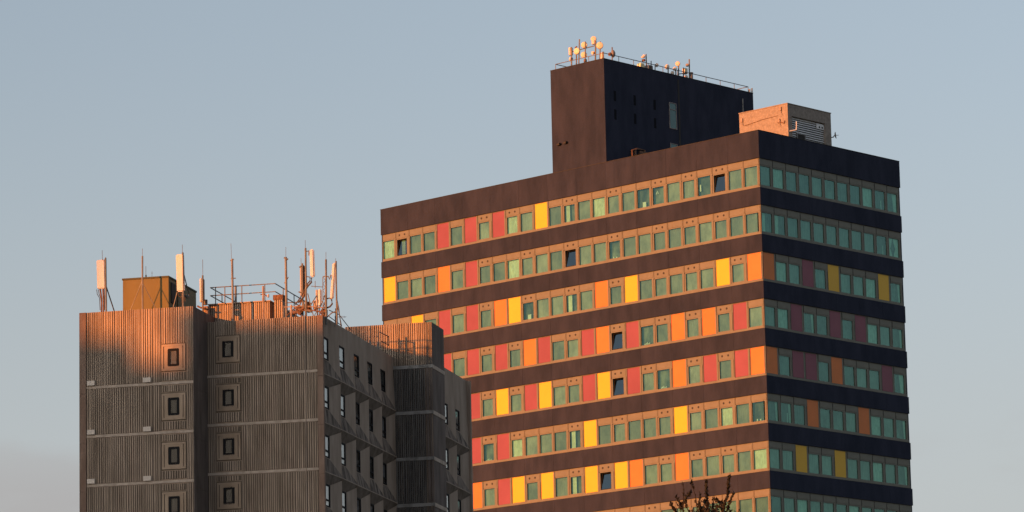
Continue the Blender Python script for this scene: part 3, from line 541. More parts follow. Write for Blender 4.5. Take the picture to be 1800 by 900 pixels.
for x, z in ((-20.2, 6.6), (-19.5, 6.62)):
    me = MB(); me.box(-.2, .1, -.2, 0, -.07, .07); me.box(.1, .16, -.3, -.05, -.02, .1); part('lamp', me.mesh('lamp', 'dark'), A, (x, -.105, ZS+z))
me = MB(); me.tube([(0, 0, 0), (0, 0, 2.2)], .05); part('vent_pipe', me.mesh('vent_pipe', 'galv'), A, (X1+.25, 16.6, ZS+9.8))
# rusty plant on the roof beside the core
fan = thing('roof_plant', 'rusty low pipework lying on the tower roof against the dark core wall', 'pipes', (0, 0, 0), 0)
fan.location = (18.8635, 296.7649, 0); fan.rotation_euler = (0, 0, -AZ)
fb = MB(); fb.tube([(-15.2, 2.8, DK), (-15.2, 2.8, ZS+5.75), (-15.2, 3.4, ZS+5.95), (-15.2, 4.3, ZS+5.95), (-15.2, 4.5, DK)], .09); fb.tube([(-15.2, 3.2, DK), (-15.2, 3.2, ZS+5.9)], .1); fb.box(-15.3, -15.1, 3.7, 4.5, DK, ZS+5.8)
part('pipework', fb.mesh('pipework', 'rust'), fan)  # dark steel also carries the shade beside the core wall
# railing of the core roof
rl = part('roof_railing', MB().mesh('roof_railing', 'steel'), A, (0, 0, CT+.05))
def rail(parent, pts, r, m='steel', name='rail'):
    b = MB(); b.tube(pts, r, 6); return part(name, b.mesh(name, m), parent)
ry0, ry1, rx0, rx1, rh = .2, YD-.3, X0+.3, X1-.25, .50
for pts in ([(rx0, ry0, rh), (rx1, ry0, rh), (rx1, ry1, rh)], [(rx1, ry1, rh), (rx0, ry1, rh), (rx0, ry0, rh)]): rail(rl, pts, .03)
pm = MB(); pm.tube([(0, 0, 0), (0, 0, rh)], .025, 6); pm = pm.mesh('post', 'steel')
for x in (rx0, -17.2, rx1): part('post', pm, rl, (x, ry0, 0))
for j in range(1, 11): part('post', pm, rl, (rx1, ry0+j*(ry1-ry0)/10, 0))
for j in (3, 6, 9): part('post', pm, rl, (rx0, ry0+j*(ry1-ry0)/10, 0))
# --- concrete plant hut on the roof
HX0, HX1, HY0, HY1, HT = -4.95, -.126, 3.8, 9.09, ZS+7.09
hb = MB()
b = hb
b.box(HX0, HX1-.25, HY0, HY1, DK, HT)                                  # main body
b.box(HX1-.25, HX1, HY0, HY0+.5, DK, HT-.9); b.box(HX1-.25, HX1, HY1-.75, HY1, DK, HT-.9); b.box(HX1-.25, HX1, HY0, HY1, HT-.9, HT)
hut = part('plant_hut', hb.mesh('plant_hut', 'concrete_pale'), A)
me = MB(); me.box(HX0-.04, HX1+.04, HY0-.04, HY1+.04, 0, .06); part('hut_coping', me.mesh('hut_coping', 'concrete_pale'), hut, (0, 0, HT))
bp = MB(); bp.box(0, .01, 0, 4.04, 0, 2.2); part('louvre_backing', bp.mesh('louvre_backing', 'dark'), hut, (HX1-.248, HY0+.5, DK))  # dark sheet that paints in the shade between the slats
sm_ = MB()
sm_.quad((0, 0, 0), (0, 4.04, 0), (.10, 4.04, -.10), (.10, 0, -.10)); sm_.quad((.10, 0, -.10), (.10, 4.04, -.10), (.10, 4.04, -.13), (.10, 0, -.13)); sm_.quad((0, 0, 0), (.10, 0, -.1), (.10, 0, -.13), (0, 0, -.02))
sm_ = sm_.mesh('louvre_slat', 'louvre')
sm2 = MB()
for a, c in ((0, .66), (1.72, 4.04)):
    sm2.quad((0, a, 0), (0, c, 0), (.10, c, -.10), (.10, a, -.10)); sm2.quad((.10, a, -.10), (.10, c, -.10), (.10, c, -.13), (.10, a, -.13))
sm2 = sm2.mesh('louvre_slat', 'louvre')
for j in range(12):
    z = HT-.92-j*.17
    part('louvre_slat', sm_ if z > ZS+5.05 else sm2, hut, (HX1-.24, HY0+.5, z))
me = MB(); me.box(-.02, .03, 0, .12, 0, 1.2); me.box(-.02, .03, .98, 1.1, 0, 1.2); me.box(-.02, .03, .12, .98, 1.1, 1.2); part('hatch_frame', me.mesh('hatch_frame', 'galv'), hut, (HX1-.12, HY0+1.14, DK+.1))
me = MB(); me.box(-.01, .0, .12, .98, 0, 1.1); part('hatch_opening', me.mesh('hatch_opening', 'dark'), hut, (HX1-.15, HY0+1.14, DK+.1))
me = MB(); me.box(0, .03, 0, .9, 0, .42); hp = part('vent_plate', me.mesh('vent_plate', 'louvre'), hut, (HX1-.13, HY1-1.68, HT-1.42))
me = MB(); me.tube([(.03, .35, .16), (.05, .35, .16)], .08, 10); me.tube([(.03, .68, .16), (.05, .68, .16)], .08, 10); part('vent_hole', me.mesh('vent_hole', 'dark'), hp)
rail(hut, [(HX1+.0, HY0+.15, ZS+4.95), (HX1+.35, HY0+.55, ZS+5.05), (HX1+.35, HY0+.6, ZS+5.7)], .05, 'cream', 'overflow_pipe')
for x, z, in ((-4.6, 6.5), (-.75, 6.75), (-.9, 5.85)):
    me = MB(); me.box(-.1, .06, -.14, 0, -.12, .16); me.tube([(0, -.1, -.1), (.02, -.12, -.3), (.1, -.05, -.42)], .025, 6); part('wall_bracket', me.mesh('wall_bracket', 'galvrust'), hut, (x, HY0, ZS+z))
rail(hut, [(-4.4, HY0-.03, ZS+6.05), (-2.6, HY0-.03, ZS+6.25), (-1.1, HY0-.03, ZS+6.3)], .018, 'rust', 'conduit')
rail(hut, [(-1.1, HY0-.06, ZS+5.75), (-.7, HY0-.06, ZS+5.7), (-.45, HY0-.06, ZS+5.6), (-.4, HY0-.06, ZS+5.8)], .04, 'rust', 'conduit')
# dish beside the hut
dm = thing('satellite_dish', 'small satellite dish on the shaded right edge of the rooftop concrete hut', 'dish', (18.8635, 296.7649, 0), -AZ)
def dish_mesh(r, d, m, deep=.3):
    b = MB(); n = 18; d = Vector(d).normalized(); a = d.cross(Vector((0, 0, 1))).normalized(); u = a.cross(d)
    rings = [(0, .0), (.5, .06), (.85, .2), (1, .34)]
    P = []
    for q, dd in rings: P.append([tuple(a*(r*q*math.cos(2*PI*i/n)) + u*(r*q*math.sin(2*PI*i/n)) + d*(r*dd)) for i in range(n)])
    P2 = [[tuple(Vector(p) - d*.02 - (Vector(p)*0)) for p in ring] for ring in P]
    for Q in (P, P2):
        for j in range(3):
            for i in range(n): b.quad(Q[j][i], Q[j][(i+1) % n], Q[j+1][(i+1) % n], Q[j+1][i])
    return b
def drum_mesh(r, d):
    b = MB(); n = 18; d = Vector(d).normalized(); a = d.cross(Vector((0, 0, 1))).normalized(); u = a.cross(d)
    prof = [(.0, .42), (.55, .38), (.9, .28), (1, .15), (1, -.25), (.75, -.5), (.3, -.7), (0, -.72)]
    P = [[tuple(a*(r*q*math.cos(2*PI*i/n)) + u*(r*q*math.sin(2*PI*i/n)) + d*(r*dd)) for i in range(n)] for q, dd in prof]
    for j in range(len(prof)-1):
        for i in range(n): b.quad(P[j][i], P[j][(i+1) % n], P[j+1][(i+1) % n], P[j+1][i])
    return b
part('dish', dish_mesh(.27, (.75, .55, .1), 'galv').mesh('dish', 'galv'), dm, (-.05, 9.42, ZS+5.4))
b = MB(); b.tube([(-.1, 9.1, ZS+5.2), (-.1, 9.3, ZS+5.25), (-.07, 9.4, ZS+5.4)], .04); b.tube([(-.05, 9.42, ZS+5.4), (.2, 9.6, ZS+5.4)], .02); part('bracket', b.mesh('bracket', 'galv'), dm)

def build_roof_things(data, loc, rz, zoff):
    for name, label, cat, grp, ps in data:
        xs = [p[4][-1] if p[0] == 'T' else (p[4] if p[0] == 'D' else ((p[3], p[7], p[5]) if p[0] == 'B' else p[3])) for p in ps]
        bx, by, bz = xs[0][0], xs[0][1], min(q[2] for q in xs)
        R = Matrix.Rotation(rz, 4, 'Z'); w = R @ Vector((bx, by, bz)) + Vector((loc[0], loc[1], zoff))
        t = thing(name, label, cat, w, rz, grp)
        for p in ps:
            if p[0] == 'T':
                pts = [(q[0]-bx, q[1]-by, q[2]-bz) for q in p[4]]
                c = pts[0]; pts = [(q[0]-c[0], q[1]-c[1], q[2]-c[2]) for q in pts]
                b = MB(); b.tube(pts, p[3], 8 if p[3] > .03 else 5); part(p[1], b.mesh(p[1], p[2]), t, c)
            elif p[0] == 'D':
                c = (p[4][0]-bx, p[4][1]-by, p[4][2]-bz); dx, dy = p[5]
                ca, sa = math.cos(-rz), math.sin(-rz); d = (dx*ca-dy*sa, dx*sa+dy*ca, 0)
                part(p[1], drum_mesh(p[3], d).mesh(p[1], p[2]), t, c)
            elif p[0] == 'X':
                a, c, d = p[3], p[4], p[5]
                x0, x1 = sorted((a[0], c[0])); y0, y1 = sorted((a[1], c[1]))
                if x1-x0 < .01: x0 -= d; 
                if y1-y0 < .01: y1 += d
                boxpart(p[1], p[2], t, x0-bx, x1-bx, y0-by, y1-by, a[2]-bz, c[2]-bz, .03)
            else:
                _, pn, m, u0, u1, z0, z1, w_, d, tilt = p
                o = boxpart(pn, m, t, u0-bx, u1-bx, w_-by, w_+d-by, z0-bz, z1-bz, min(.07, (u1-u0)*.28, d*.28))
                if tilt:
                    for vtx in o.data.vertices: vtx.co.x -= tilt*(vtx.co.z/(z1-z0)-1)
ROOF_LOC_A = (18.8635, 296.7649)
build_roof_things(ROOF_THINGS_A, ROOF_LOC_A, -AZ, ZS)
# ------------------------------------------------------------------ ribbed concrete block
BZ = -0.22574419
ZB = 38.20709 + GA
BL = (-10.62499, 219.81404)
B = thing('concrete_block', 'brown ribbed concrete high rise block with stepped roofs and small windows', 'building', (BL[0], BL[1], 0), BZ)
HB = 2.75
rr = random.Random(11)
def ribs(x0, x1, z0, z1, b, mi=0, dep=.04, pitch=.116):
    """a strip of cast concrete: flat groove floor at y=0 with broken ribs standing proud of it (towards -y)"""
    x = x0
    while x < x1-.03:
        p = min(pitch*rr.uniform(.8, 1.3), x1-x); wr = p*rr.uniform(.5, .68); g = (p-wr)
        d = dep*rr.uniform(.75, 1.15)
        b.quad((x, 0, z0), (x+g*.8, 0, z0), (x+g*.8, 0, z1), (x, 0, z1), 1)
        a0, a1 = x+g*.8, x+p-g*.2
        b.quad((a0, 0, z0), (a0+.008, -d, z0), (a0+.008, -d, z1), (a0, 0, z1), mi)
        b.quad((a0+.008, -d, z0), (a1-.008, -d, z0), (a1-.008, -d, z1), (a0+.008, -d, z1), mi)
        b.quad((a1-.008, -d, z0), (a1, 0, z0), (a1, 0, z1), (a1-.008, -d, z1), mi)
        b.quad((a0, 0, z1), (a0+.008, -d, z1), (a1-.008, -d, z1), (a1, 0, z1), mi); b.quad((a0, 0, z0), (a1, 0, z0), (a1-.008, -d, z0), (a0+.008, -d, z0), mi)
        if p > .03 and x+p > a1: b.quad((a1, 0, z0), (x+p, 0, z0), (x+p, 0, z1), (a1, 0, z1), 1)
        x += p
def rib_panel(x0, x1, z0, z1, y, m='rib', name='ribbed_panel', **k):
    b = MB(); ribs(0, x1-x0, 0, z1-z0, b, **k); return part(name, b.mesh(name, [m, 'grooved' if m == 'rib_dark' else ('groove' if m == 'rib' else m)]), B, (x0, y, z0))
def ring(b, x0, x1, z0, z1, t, y0, y1):
    b.box(x0, x1, y0, y1, z0, z0+t); b.box(x0, x1, y0, y1, z1-t, z1); b.box(x0, x0+t, y0, y1, z0+t, z1-t); b.box(x1-t, x1, y0, y1, z0+t, z1-t)
def niche(cx, cz, y, tall):
    """square concrete surround of stepped rings with a small dark window in it"""
    def f():
        b = MB(); hw, hh = .72, .78
        b.quad((-hw-.02, -.002, -hh-.02), (hw+.02, -.002, -hh-.02), (hw+.02, -.002, hh+.02), (-hw-.02, -.002, hh+.02), 1)
        ring(b, -hw+.03, hw-.03, -hh+.04, hh-.04, .11, -.06, -.002)
        ring(b, -.535, .535, -.65, .65, .20, -.05, -.002)
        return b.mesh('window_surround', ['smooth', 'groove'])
    part('window_surround', cached('wsur', f), B, (cx, y, cz))
def small_window(cx, cz, y, m):
    def f():
        b = MB(); ring(b, -.31, .31, -.5, .5, .13, -.03, .03); b.box(-.185, .185, .028, .05, -.375, .375); return b.mesh('window', 'wframe')
    w = part('window', cached('swin', f), B, (cx, y, cz))
    def g():
        b = MB(); b.quad((-.165, 0, -.355), (.165, 0, -.355), (.165, 0, .355), (-.165, 0, .355)); return b.mesh('pane', 'bglass')
    part('pane', cached('spane', g), w)
    b = MB(); b.quad((-.185, .02, -.375), (.185, .02, -.375), (.185, .02, .375), (-.185, .02, .375)); part('blind', b.mesh('blind', m), w)
def short_ribs(cx, z0, z1, y):
    key = ('sr', round(z1-z0, 2), rr.randint(0, 2))
    def f():
        b = MB(); b.quad((-.72, 0, 0), (.72, 0, 0), (.72, 0, z1-z0), (-.72, 0, z1-z0), 1); x = -.68
        while x < .62:
            w = rr.uniform(.05, .08); b.box(x, x+w, -.05, 0, .01, z1-z0-.01); x += w+rr.uniform(.05, .085)
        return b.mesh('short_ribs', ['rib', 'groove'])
    part('short_ribs', cached(key, f), B, (cx, y, z0))
NS = 5     # storeys that the picture can show
def bodybox(name, m, x0, x1, y0, y1, z0, z1, **k): return boxpart(name, m, B, x0, x1, y0, y1, z0, z1, **k)
# structural bodies (set back behind the cast panels)
DB = ZB-.35
bodybox('stair_tower_body', 'wall', -13.38, -6.768, -2.42, 10, 0, ZB+.514-.5)
bodybox('side_parapet', 'wall', -6.97, -6.748, -2.42, 10, ZB-.01, ZB+.514)
bodybox('side_parapet', 'wall', -13.39, -13.2, -2.42, 10, ZB-.01, ZB+.50)
bodybox('front_parapet', 'wall', -13.15, -6.98, -2.42, -2.25, ZB-.01, ZB+.508)
bodybox('main_block_body', 'wall', -6.76, -.42, .07, 26.0, 0, DB)
bodybox('front_parapet', 'wall', -6.74, -.3, .07, .25, DB, ZB-.004)
# main block front
bandz = [ZB-3.106-HB*k for k in range(NS+1)]
FX0, FX1 = -6.745, -.335
NC = -5.53
MW = ['blind', 'blind', 'lampblind', 'blueblind', 'blind']
for k in range(NS):
    zt_, zb_ = (ZB if k == 0 else bandz[k-1]-.1), bandz[k]+.1
    rib_panel(FX0, NC-.74, zb_, zt_, .06); rib_panel(NC+.74, FX1-.01, zb_, zt_, .06)
    cz = bandz[k]+1.51
    bodybox('niche_wall', 'smooth', NC-.74, NC+.74, .062, .075, zb_, zt_)
    if k == 0: rib_panel(NC-.72, NC+.72, cz+.80, zt_, .06)
    else: short_ribs(NC, cz+.83, zt_-.03, .06)
    short_ribs(NC, zb_+.05, cz-.83, .06)
    niche(NC, cz, .06, 0); small_window(NC, cz, .04, MW[k])
    b = MB(); b.box(0, FX1-FX0-.01, -.02, .05, .03, .175); part('concrete_band', cached('mbband', lambda: b.mesh('concrete_band', 'band')), B, (FX0, .04, bandz[k]-.1))
for k in range(NS+1):
    z1 = ZB+.004 if k == 0 else bandz[k-1]-.30; z0 = bandz[k]-.285 if k < NS else 0
    bodybox('corner_fin', 'fin', -.333, .0, -.01, .24, z0, z1)
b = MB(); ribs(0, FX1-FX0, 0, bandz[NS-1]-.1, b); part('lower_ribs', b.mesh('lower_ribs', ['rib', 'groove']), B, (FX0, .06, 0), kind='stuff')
rail(B, [(-1.04, -.02, 1), (-1.04, -.02, ZB+.05)], .022, 'conductor', 'lightning_conductor')
# stair tower front (left)
LY = -2.49+.06
lbz = [ZB+.514-4.247-HB*k for k in range(NS)]
LX0, LX1, LC = -13.39, -6.748, -7.92
LW = ['blind', 'blind', 'blind', 'blind_dim', 'blind']
for k in range(NS):
    zt_, zb_ = (ZB+.514 if k == 0 else lbz[k-1]-.1), lbz[k]+.1
    rib_panel(LX0+.39, -9.14, zb_, zt_, LY); rib_panel(-9.12, LC-.74, zb_, zt_, LY-.012, dep=.045); rib_panel(LC+.74, LX1-.03, zb_, zt_, LY)
    cz = lbz[k]+1.43
    bodybox('niche_wall', 'smooth', LC-.74, LC+.74, LY+.002, LY+.015, zb_, zt_)
    if k == 0: rib_panel(LC-.72, LC+.72, cz+.80, zt_, LY)
    else: short_ribs(LC, cz+.83, zt_-.03, LY)
    short_ribs(LC, zb_+.05, cz-.83, LY)
    niche(LC, cz, LY, 0); small_window(LC, cz, LY-.02, LW[k])
    b = MB(); b.box(0, LX1-LX0-.42, -.02, .05, .03, .175); part('concrete_band', cached('lbband', lambda: b.mesh('concrete_band', 'band')), B, (LX0+.39, LY-.02, lbz[k]-.1))
    for x in (-12.93, -9.66):
        b = MB(); b.box(0, .44, -.10, .0, 0, .26); part('vent_plate', cached('ventp', lambda: b.mesh('vent_plate', 'vent')), B, (x, LY-.06, lbz[k]+.105))
    z1 = ZB+.518 if k == 0 else lbz[k-1]-.35; z0 = lbz[k]-.335
    bodybox('corner_fin', 'fin', LX0-.012, LX0+.375, LY-.07, LY+.2, z0, z1)
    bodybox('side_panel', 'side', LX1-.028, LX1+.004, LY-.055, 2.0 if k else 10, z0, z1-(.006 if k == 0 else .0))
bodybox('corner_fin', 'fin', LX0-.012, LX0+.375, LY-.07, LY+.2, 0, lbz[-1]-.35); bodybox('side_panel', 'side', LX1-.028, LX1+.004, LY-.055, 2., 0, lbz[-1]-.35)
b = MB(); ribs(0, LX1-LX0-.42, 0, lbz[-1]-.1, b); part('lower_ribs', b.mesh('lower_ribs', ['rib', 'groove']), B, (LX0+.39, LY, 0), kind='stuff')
# sculpted side elevation: each cast unit has a window zone, a pier that swells outwards and a sloping spandrel with a drip edge
def unit(W, hz0, hz1, top, first=False):
    """local: x outward, y along, z up; origin at the drip edge below"""
    b = MB(); o0, o1, od = .0, .11, .18; sw = 1.28
    zs, zh = .82, hz1
    h = hz1 if top else HB
    zw = h if top else HB-.62                 # head of the window zone
    zf = h if top else HB-.12                 # head of the pier at its far end
    zp = .16
    O = -.05
    A0, A1, A2 = O+o0, O+o0, O+(o0 if top else o1)
    A2b = O+o1
    oe = .045 if first else od              # the unit at the corner starts flush with the corner fin
    # spandrel (stained): from the drip edge at the bottom up to the sill line
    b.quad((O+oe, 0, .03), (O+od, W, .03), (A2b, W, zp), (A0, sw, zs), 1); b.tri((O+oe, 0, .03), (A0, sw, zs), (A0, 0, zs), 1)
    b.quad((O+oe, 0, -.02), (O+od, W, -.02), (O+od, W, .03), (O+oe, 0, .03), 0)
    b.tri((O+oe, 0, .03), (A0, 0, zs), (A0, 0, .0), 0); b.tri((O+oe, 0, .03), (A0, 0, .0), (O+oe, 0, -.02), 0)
    if not top: b.tri((A0, 0, zw), (O+oe, 0, HB-.02), (A0, 0, HB-.02), 0)
    # window zone wall with an opening
    wy0, wy1, wz0, wz1 = .04, 1.22, .86, 2.12
    
    for y0, y1, z0, z1 in ((0, wy0, zs, zw), (wy1, sw, zs, zw), (wy0, wy1, zs, wz0), (wy0, wy1, wz1, zw)):
        b.quad((A0, y0, z0), (A0, y1, z0), (A0, y1, z1), (A0, y0, z1), 0)
    for a, c in (((wy0, wz0), (wy1, wz0)), ((wy1, wz0), (wy1, wz1)), ((wy1, wz1), (wy0, wz1)), ((wy0, wz1), (wy0, wz0))):
        b.quad((A0, *a), (A0, *c), (A0-.1, *c), (A0-.1, *a), 0)
    # pier
    b.quad((A0, sw, zs), (A2b, W, zp), (A2 if top else A2b, W, zf), (A0, sw, zw), 0)
    # return at the far end
    b.quad((A2b, W, zp), (O, W, zp), (O, W, zf), (A2 if top else A2b, W, zf), 0); b.tri((O+od, W, .03), (A2b, W, zp), (O, W, zp), 1)
    if not top:   # soffit up to the drip edge of the unit above
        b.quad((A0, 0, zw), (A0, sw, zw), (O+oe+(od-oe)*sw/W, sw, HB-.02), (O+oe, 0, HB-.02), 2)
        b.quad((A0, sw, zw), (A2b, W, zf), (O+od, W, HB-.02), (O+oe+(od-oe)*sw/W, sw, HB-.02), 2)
    else:
        b.quad((O, 0, h), (O, W, h), (O-.2, W, h), (O-.2, 0, h), 0)
        b.quad((O, 0, h), (O, W, h), (O, W, h+.0), (O, 0, h+.0), 0)
    return b.mesh('wall_unit', ['wall', 'spandrel', 'soffit'])
def side_win():
    b = MB()
    w, h = 1.18, 1.26
    for y0, y1, z0, z1 in ((0, .10, 0, h), (w-.10, w, 0, h), (.10, w-.10, 0, .07), (.10, w-.10, h-.09, h), (.10, w-.10, .33, .42)): b.box(-.05, .02, y0, y1, z0, z1)
    return b.mesh('window', 'wframe')
rsd = random.Random(5)
def side_bays(x, bays, ztop, drip0, n, tone):
    for k in range(n):
        zd = drip0-HB*k
        for j, (y, W) in enumerate(bays):
            top = k == 0; h = ztop-zd if top else HB
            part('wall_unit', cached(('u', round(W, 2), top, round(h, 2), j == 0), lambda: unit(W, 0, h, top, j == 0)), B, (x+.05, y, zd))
            w = part('window', cached('sidewin', side_win), B, (x, y+.04, zd+.86))
            def pm(z0, z1):
                b = MB(); b.quad((-.02, .1, z0), (-.02, 1.08, z0), (-.02, 1.08, z1), (-.02, .1, z1)); return b.mesh('pane', 'bglass')
            def bm_(m, z0, z1):
                b = MB(); b.quad((-.09, .02, z0), (-.09, 1.16, z0), (-.09, 1.16, z1), (-.09, .02, z1)); return b.mesh('blind', m)
            part('pane', cached('sp1', lambda: pm(.42, 1.17)), w); part('pane', cached('sp2', lambda: pm(.07, .33)), w)
            m = tone(k, j)
            part('blind', cached(('sb', m[0]), lambda: bm_(m[0], .36, 1.24)), w); part('blind', cached(('sb2', m[1]), lambda: bm_(m[1], 0, .36)), w)
def tone_main(k, j):
    if j == 0: return ('blind', 'paper')
    if j == 1: return (rsd.choice(['blind', 'blind_mid']), 'blind_mid')
    return (rsd.choice(['blind_dim', 'dark', 'dark']), rsd.choice(['blind_dim', 'blind_mid', 'dark']))
starts = [0.02, 3.36, 6.5, 9.42, 12.35, 15.37]
bays = [(starts[i], starts[i+1]-starts[i]) for i in range(5)]
# side wall sits .36 inside the corner so that its drip edges line up with the front corner
side_bays(-.05, bays, ZB, ZB-3.27, NS, tone_main)
boxpart('side_wall', 'wall', B, -.3, -.06, .25, 15.3, 0, ZB-3.27-HB*(NS-1)-.05)
bodybox('side_parapet', 'wall', -.4, -.051, .25, 15.3, DB, ZB+.003)
# second stair tower
SX0, SX1, SY, SD, STZ = -2.95, 2.359, 15.37, 18.364, ZB+1.97
bodybox('far_stair_body', 'wall', SX0, SX1-.02, SY+.06, SD, 0, STZ-.02)
szb = [STZ-2.646-HB*k for k in range(NS+1)]
for k in range(NS):
    zt_, zb_ = (STZ if k == 0 else szb[k-1]-.1), szb[k]+.1
    rib_panel(SX0, SX1-.45, zb_, zt_, SY+.06, 'rib' if k == 0 else 'rib_dark'); rib_panel(SX1-.44, SX1-.03, zb_, zt_, SY+.06, 'rib_shade' if k == 0 else 'side', dep=.02, pitch=.2)
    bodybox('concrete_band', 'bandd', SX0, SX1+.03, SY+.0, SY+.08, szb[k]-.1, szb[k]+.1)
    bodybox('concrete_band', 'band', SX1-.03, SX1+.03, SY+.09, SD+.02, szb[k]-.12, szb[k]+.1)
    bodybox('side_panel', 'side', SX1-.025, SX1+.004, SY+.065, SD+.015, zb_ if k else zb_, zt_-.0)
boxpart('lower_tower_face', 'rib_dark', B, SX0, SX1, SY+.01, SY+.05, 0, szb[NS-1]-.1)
# rear part of the side elevation
FXX = 1.9
bodybox('rear_block_body', 'wall', -2.0, FXX-.1, SD, 26.1, 0, ZB-.2)
side_bays(FXX-.05, [(18.4, 1.45), (19.85, 2.95), (22.8, 3.1)], ZB+.02, ZB-4.28, NS, lambda k, j: (('reflcol', 'reflcol') if j == 2 and k in (0, 1) else ('dark', 'blind_dim')))  # glowing curtains stand in for a reflection
bodybox('rear_end_wall', 'wall', -2.0, FXX+.2, 25.9, 26.2, 0, ZB)
# ------------------------------------------------------------------ ribbed penthouse
pre = set(S.collection.objects)
P = part('penthouse', MB().mesh('penthouse', 'rib'), B)
PZ = ZB+1.24
bodybox('body', 'wall', -7.1, -3.5, 1.56, 7.6, DB, PZ-.01)
rib_panel(-7.12, -3.5, DB, PZ, 1.55, 'rib'); 
bodybox('coping', 'smooth', -7.13, -3.45, 1.45, 7.65, PZ+.003, PZ+.06)
bodybox('vent_stack', 'wall', -3.26, -2.77, 1.6, 2.3, DB, ZB+1.58); rib_panel(-3.27, -2.76, DB, ZB+1.3, 1.59, 'rib')
bodybox('stack_cap', 'rust', -3.32, -2.72, 1.55, 2.35, ZB+1.31, ZB+1.60)
bodybox('link_wall', 'wall', -3.5, -3.26, 2.0, 2.2, DB, ZB+1.1)
for o_ in S.collection.objects:
    if o_ not in pre and o_ != P: o_.parent = P
rw = part('penthouse_railing', MB().mesh('penthouse_railing', 'steel'), B, (0, 0, PZ))
ax0, ax1, ay0, ay1 = -6.95, -3.14, 1.4, 7.6
for z in (.98, .52):
    rail(rw, [(ax0, ay0, z), (ax1, ay0, z), (ax1, ay1, z)], .03); rail(rw, [(ax0, ay0, z), (ax0, ay1, z), (ax1, ay1, z)], .03)
b = MB(); b.tube([(0, 0, -.02), (0, 0, .98)], .028, 6); pm = b.mesh('post', 'steel')
for x, y in ((-6.65, ay0), (-6.1, ay0), (-5.1, ay0), (-3.75, ay0), (ax1, 3.), (ax1, 5.2), (ax1, 7.5), (ax0, 3.6), (ax0, 6), (-6, ay1), (-4.6, ay1)): part('post', pm, rw, (x, y, 0))
# ------------------------------------------------------------------ green roof housing
G = part('roof_housing', MB().mesh('roof_housing', 'green'), B)
G['label'] = 'ochre green metal-clad housing on the stair tower roof'
gx0, gx1, gy0, gy1, gz = -11.34, -8.67, -1.0, 4.15, ZB+2.50
b = MB(); b.box(gx0, gx1, gy0, gy1, ZB, gz); part('cladding', b.mesh('cladding', 'green'), G)
b = MB(); b.box(gx0-.04, gx1+.04, gy0-.04, gy1+.04, gz+.002, gz+.10); part('roof_trim', b.mesh('roof_trim', 'greentrim'), G)
b = MB(); b.box(gx1, gx1+.05, gy0+.45, gy0+1.2, ZB+1.15, ZB+2.3); part('louvre', b.mesh('louvre', 'dark'), G)
b = MB(); b.box(gx1, gx1+.04, gy0, gy0+.12, ZB, gz); b.box(gx1, gx1+.04, gy0+1.6, gy0+1.7, ZB, gz); part('corner_trim', b.mesh('corner_trim', 'greentrim'), G)
build_roof_things(ROOF_THINGS_B, BL, BZ, ZB)
# ------------------------------------------------------------------ unseen blocks shading the concrete block; steps and end tower added to shape shade
hs = Vector((-math.sin(SUN_AZ), -math.cos(SUN_AZ), 0)); hp_ = Vector((math.cos(SUN_AZ), -math.sin(SUN_AZ), 0))
def occluder(name, label, t0, t1, h, dist, depth):
    c = Vector((BL[0], BL[1], 0)) + hs*dist + hp_*((t0+t1)/2)
    o = thing(name, label, 'building', c, -SUN_AZ)       # local y = away from the sun, towards the concrete block
    w = (t1-t0)/2
    boxpart('wall', 'brick', o, -w, w, -depth, 0, 0, h); boxpart('roof', 'roof', o, -w-.2, w+.2, -depth-.2, .2, h+.003, h+.3)
    b = MB(); b.box(-.6, .6, 0, .05, 0, 1.4); wm = b.mesh('window', 'wframe')
    for i in range(max(1, int(2*w/3))):
        for k in range(int(h/2.9)): part('window', wm, o, (-w+1.5+i*3, .005, 1+k*2.9))
    return o
OC_D = 170.; OCT = math.tan(SUN_EL)*OC_D
occluder('shade_block', 'brown brick tower block behind the viewer on the sunset side', -5.0, 22, ZB-.7+OCT, OC_D, 14)
occluder('shade_block', 'unseen lower brick wing shaped to let sunlight past onto the left stair tower', -7.3, -5.01, ZB-3.9+OCT, OC_D, 14)
occluder('shade_block', 'unseen brick end bay left of the low wing, shaped for its shade', -9.6, -7.31, ZB-2.6+OCT, OC_D, 14)
occluder('shade_block', 'unseen tall end tower added to shade the far stair tower', -22, -9.61, ZB+3.5+OCT, OC_D, 14)  # added to darken the left part of the far stair tower
# ------------------------------------------------------------------ tree
tr = thing('tree', 'nearly bare dark tree with spiky upright shoots and curled leaves, before the coloured tower', 'tree', (3.25, 70, 0))
tb = MB(); lb = MB(); rt = random.Random(21)
def limb(p, q, r0, r1, bend=.04, n=5, b=tb):
    p, q = Vector(p), Vector(q); L = (q-p).length; off = Vector((rt.uniform(-1, 1), rt.uniform(-1, 1), rt.uniform(-.3, .3)))*bend*L
    pts = [p.lerp(q, i/n) + off*math.sin(PI*i/n) + Vector([rt.uniform(-1, 1)*bend*.3*L for _ in range(3)])*(0 < i < n) for i in range(n+1)]
    b.tube(pts, r0, 5, r2=r1); return pts
def leaf(p, d, s):
    d = Vector(d).normalized(); a = d.cross(Vector((rt.uniform(-1, 1), rt.uniform(-1, 1), rt.uniform(-1, 1)))).normalized(); p = Vector(p)
    c = d.cross(a)*s*.25
    m1 = p+d*s*.5+a*s*.2+c; m2 = p+d*s*.5-a*s*.2+c; t = p+d*s+c*-1.5
    lb.tri(tuple(p), tuple(m1), tuple(m2)); lb.tri(tuple(m1), tuple(t), tuple(m2))
trunk = limb((0, 0, 0), (.05, .1, 8.2), .17, .07, .02, 8)
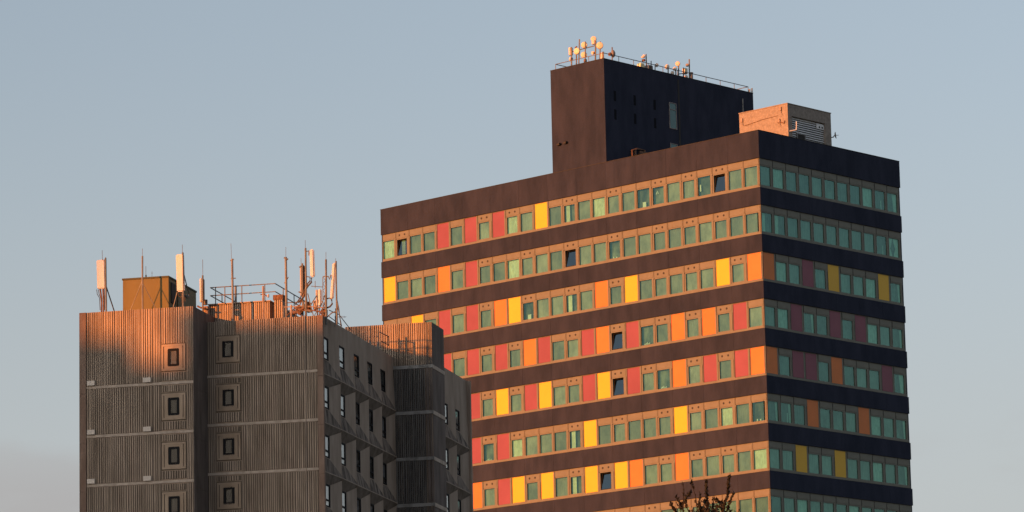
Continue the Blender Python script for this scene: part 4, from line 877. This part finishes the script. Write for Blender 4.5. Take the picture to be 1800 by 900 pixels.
def spray(p, q, r, nl, dense):
    pts = limb(p, q, r, .005, .07, 7)
    for i in range(nl):
        t = rt.uniform(.15, 1); k = min(int(t*7), 6); c = pts[k].lerp(pts[k+1], t*7-k)
        d = (Vector(q)-Vector(p)).normalized()*1.1 + Vector((rt.uniform(-1, 1), rt.uniform(-1, 1), rt.uniform(-.9, .6)))*dense
        leaf(c, d, rt.uniform(.05, .13))
    return pts
# main shoots seen against the tower (tip x, y, z relative to the trunk)
tips = [(.48, 0, 10.70, 60), (.09, .1, 10.65, 50), (-.33, -.1, 10.61, 12), (-.16, .2, 10.62, 10), (-.44, .1, 10.38, 26), (.52, -.1, 10.36, 26), (-.28, .3, 10.30, 30), (.22, .3, 10.36, 34), (.36, .2, 10.28, 30), (-.05, -.3, 10.34, 30), (-.52, .2, 10.24, 20), (.66, .1, 10.15, 20), (.12, .5, 10.28, 26)]
for x, y, z, nl in tips:
    bx = x*.35+rt.uniform(-.06, .06); base = (bx, y*.5, 9.35+rt.uniform(-.2, .2)); limb((.05, .1, 8.1), base, .045, .02, .06)
    pts = spray(base, (x, y, z), .024, int(nl*2.4), .22)
    for j in range(4):
        k = rt.randint(2, 5); c = pts[k]; q = c+Vector((rt.uniform(-.16, .16), rt.uniform(-.15, .15), rt.uniform(.02, .2))); spray(c, q, .010, 22, .7)
for i in range(90):
    x = rt.uniform(-.58, .72); y = rt.uniform(-.5, .5); z = 10.22-.5*abs(x-.05)+rt.uniform(-.32, .0); c = (x*.7, y*.7, z-rt.uniform(.25, .5)); spray(c, (x, y, z), .011, 22, .9)
for i in range(170):
    a = rt.uniform(0, 2*PI); r = rt.uniform(.3, 1.8); z = rt.uniform(7., 9.75); x, y = r*math.cos(a), r*math.sin(a); r *= (9.9-z)/2.4 if z > 8.3 else 1
    x, y = r*math.cos(a), r*math.sin(a); base = (x*.3, y*.3, z-rt.uniform(.5, 1.)); spray(base, (x, y, z), .014, 16, 1.0)
part('trunk', tb.mesh('trunk', 'bark'), tr); part('crown', lb.mesh('crown', 'leaf'), tr)
